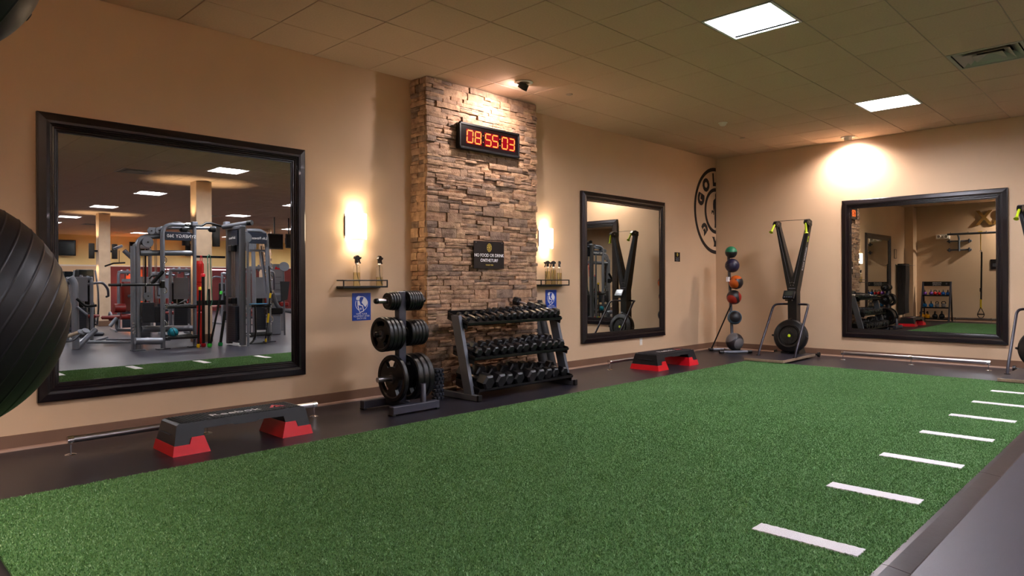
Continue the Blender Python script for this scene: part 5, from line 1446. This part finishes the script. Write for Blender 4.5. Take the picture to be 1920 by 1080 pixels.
# rower foot plate close at the left
x, y = mpos(150, 7.35)
t = thing('rowing_seat_rail', 'pale rail with grey foot pedals at the lower left of the large mirror', 'exercise machine', (x, y, 0))
R_ = rel(t)
tb([(108, 637, 7.3), (150, 622, 7.5)], .03, 'rail', 'ply', 12, par=t)
tb([(108, 640, 7.1), (135, 641, 7.1), (150, 628, 7.1)], .012, 'floor_tube', 'steel', 10, .08, par=t)
for dx, dy in ((0, 0), (8, -2)):
    p = R_(152+dx, 623+dy, 7.1); MB().disc(p, V(.2, .6, .75), [(0, -.012), (.055, -.012), (.062, 0), (.055, .012), (0, .012)], 18).build('foot_pedal', 'silver', t)
m = thing('cardio_tower', 'pale grey upright machine panel at the left of the large mirror', 'exercise machine', (mpos(142, 8.7)[0], -8.7, 0)); R_ = rel(m)
tb([g0(141, 8.7), (139, 530, 8.7), (131, 520, 8.7)], .06, 'shroud', 'silver', 14, .12, par=m); tb([g0(140, 8.7), (178, 618, 8.9)], .05, 'base_tube', 'silver', 12, par=m)
tb([(143, 560, 8.6), (160, 575, 8.6), (180, 573, 8.6)], .025, 'lever', 'blackp', 10, .05, par=m); tb([(143, 575, 8.6), (162, 590, 8.6)], .022, 'lever', 'silver', 10, par=m)
# tall pale machine panel with red mark at the right
t = thing('machine_tower', 'tall pale grey machine shroud with a red mark, right side of the large mirror', 'weight machine', (mpos(517, 10.8)[0], -10.8, 0)); R_ = rel(t)
a, b, c, d = R_(507, 496, 10.8), R_(526, 496, 10.8), R_(529.5, 585, 10.8), R_(505, 585, 10.8); c.z = d.z = 0
MB().prism([(p.x, p.z) for p in (a, b, c, d)], lambda u, v: (u, -.12, v), lambda u, v: (u, .12, v)).build('shroud', 'silver', t)
p = R_(518, 504, 10.8)
MB().prism([(p.x+.12, p.z-.03), (p.x+.03, p.z-.0), (p.x+.02, p.z+.03), (p.x-.02, p.z+.0), (p.x-.08, p.z+.05), (p.x-.12, p.z-.03)], lambda u, v: (u, .1205, v), lambda u, v: (u, .123, v)).build('red_mark', 'red', t)
for k in range(4): q = R_(517, 520+12*k, 10.8); MB().box((q.x-.08, .1205, q.z-.01), (q.x+.08, .122, q.z)).build('print_line', 'steel', t)
x, y = mpos(516, 9.4)
t = thing('seated_press', 'grey seated machine with black lever arm at the right of the large mirror', 'weight machine', (x, y, 0)); R_ = rel(t)
a = R_(512, 560, 9.4); MB().box((a.x-.13, -.12, 0), (a.x+.13, .12, a.z-.3), .02).build('stand', 'silver', t)
p = R_(514, 560, 9.4); MB().box((p.x-.16, -.1, p.z-.12), (p.x+.16, .1, p.z+.12), .05, None).build('weight_cover', 'silverd', t)
tb([(508, 545, 9.3), (520, 580, 9.3), (545, 585, 9.3)], .05, 'lever_arm', 'silverd', 12, .15, par=t)
p = R_(512, 584, 9.3); MB().box((p.x-.2, p.y-.08, p.z-.07), (p.x+.2, p.y+.08, p.z+.07), .02).build('arm_pad', 'blackp', t)
q = R_(521, 571, 9.6); MB().box((q.x-.12, -.1, q.z-.05), (q.x+.12, .1, q.z+.05), .02).build('seat', 'redp', t)
t = thing('foot_plate', 'round patterned grey plate on a post at the right edge of the large mirror', 'exercise machine', (mpos(532, 9.0)[0], -9.0, 0)); R_ = rel(t)
p = R_(532, 501, 9.0); MB().disc(p, V(-.3, .9, .3), [(0, -.012), (.11, -.012), (.115, 0), (.11, .012), (0, .012)], 24).build('plate', 'silver', t)
MB().tube([p-V(0, .03, .02), V(p.x+.02, -.03, 0)], .02, 10).build('post', 'silverd', t)
p2 = R_(531, 545, 9.0); MB().prism([(p2.x-.1, p2.z+.2), (p2.x+.12, p2.z+.2), (p2.x+.06, p2.z-.22), (p2.x-.08, p2.z-.25)], lambda u, v: (u, .02, v), lambda u, v: (u, .06, v)).build('black_cover', 'blackcloth', t)
# lamp glow on the orange alcove
l = bpy.data.lights.new('alcove_lamp', 'POINT'); l.energy = 60; l.color = (1, .45, .15); l.shadow_soft_size = .1
q = thing('alcove_lamp', 'small orange lamp glowing on the far wall, in the large left mirror', 'lamp', (-1.42, YF+.16, .78)); o = bpy.data.objects.new('lamp_bulb', l); COL.objects.link(o); o.parent = q; o.location = (0, 0, .12)
MB().lathe([(.10, 0), (.14, .10), (.13, .11), (.05, .02)], n=18).build('bowl', 'orange_e', q); MB().box((-.02, -.16, -.02), (.02, 0, .03)).build('wall_arm', 'black', q)
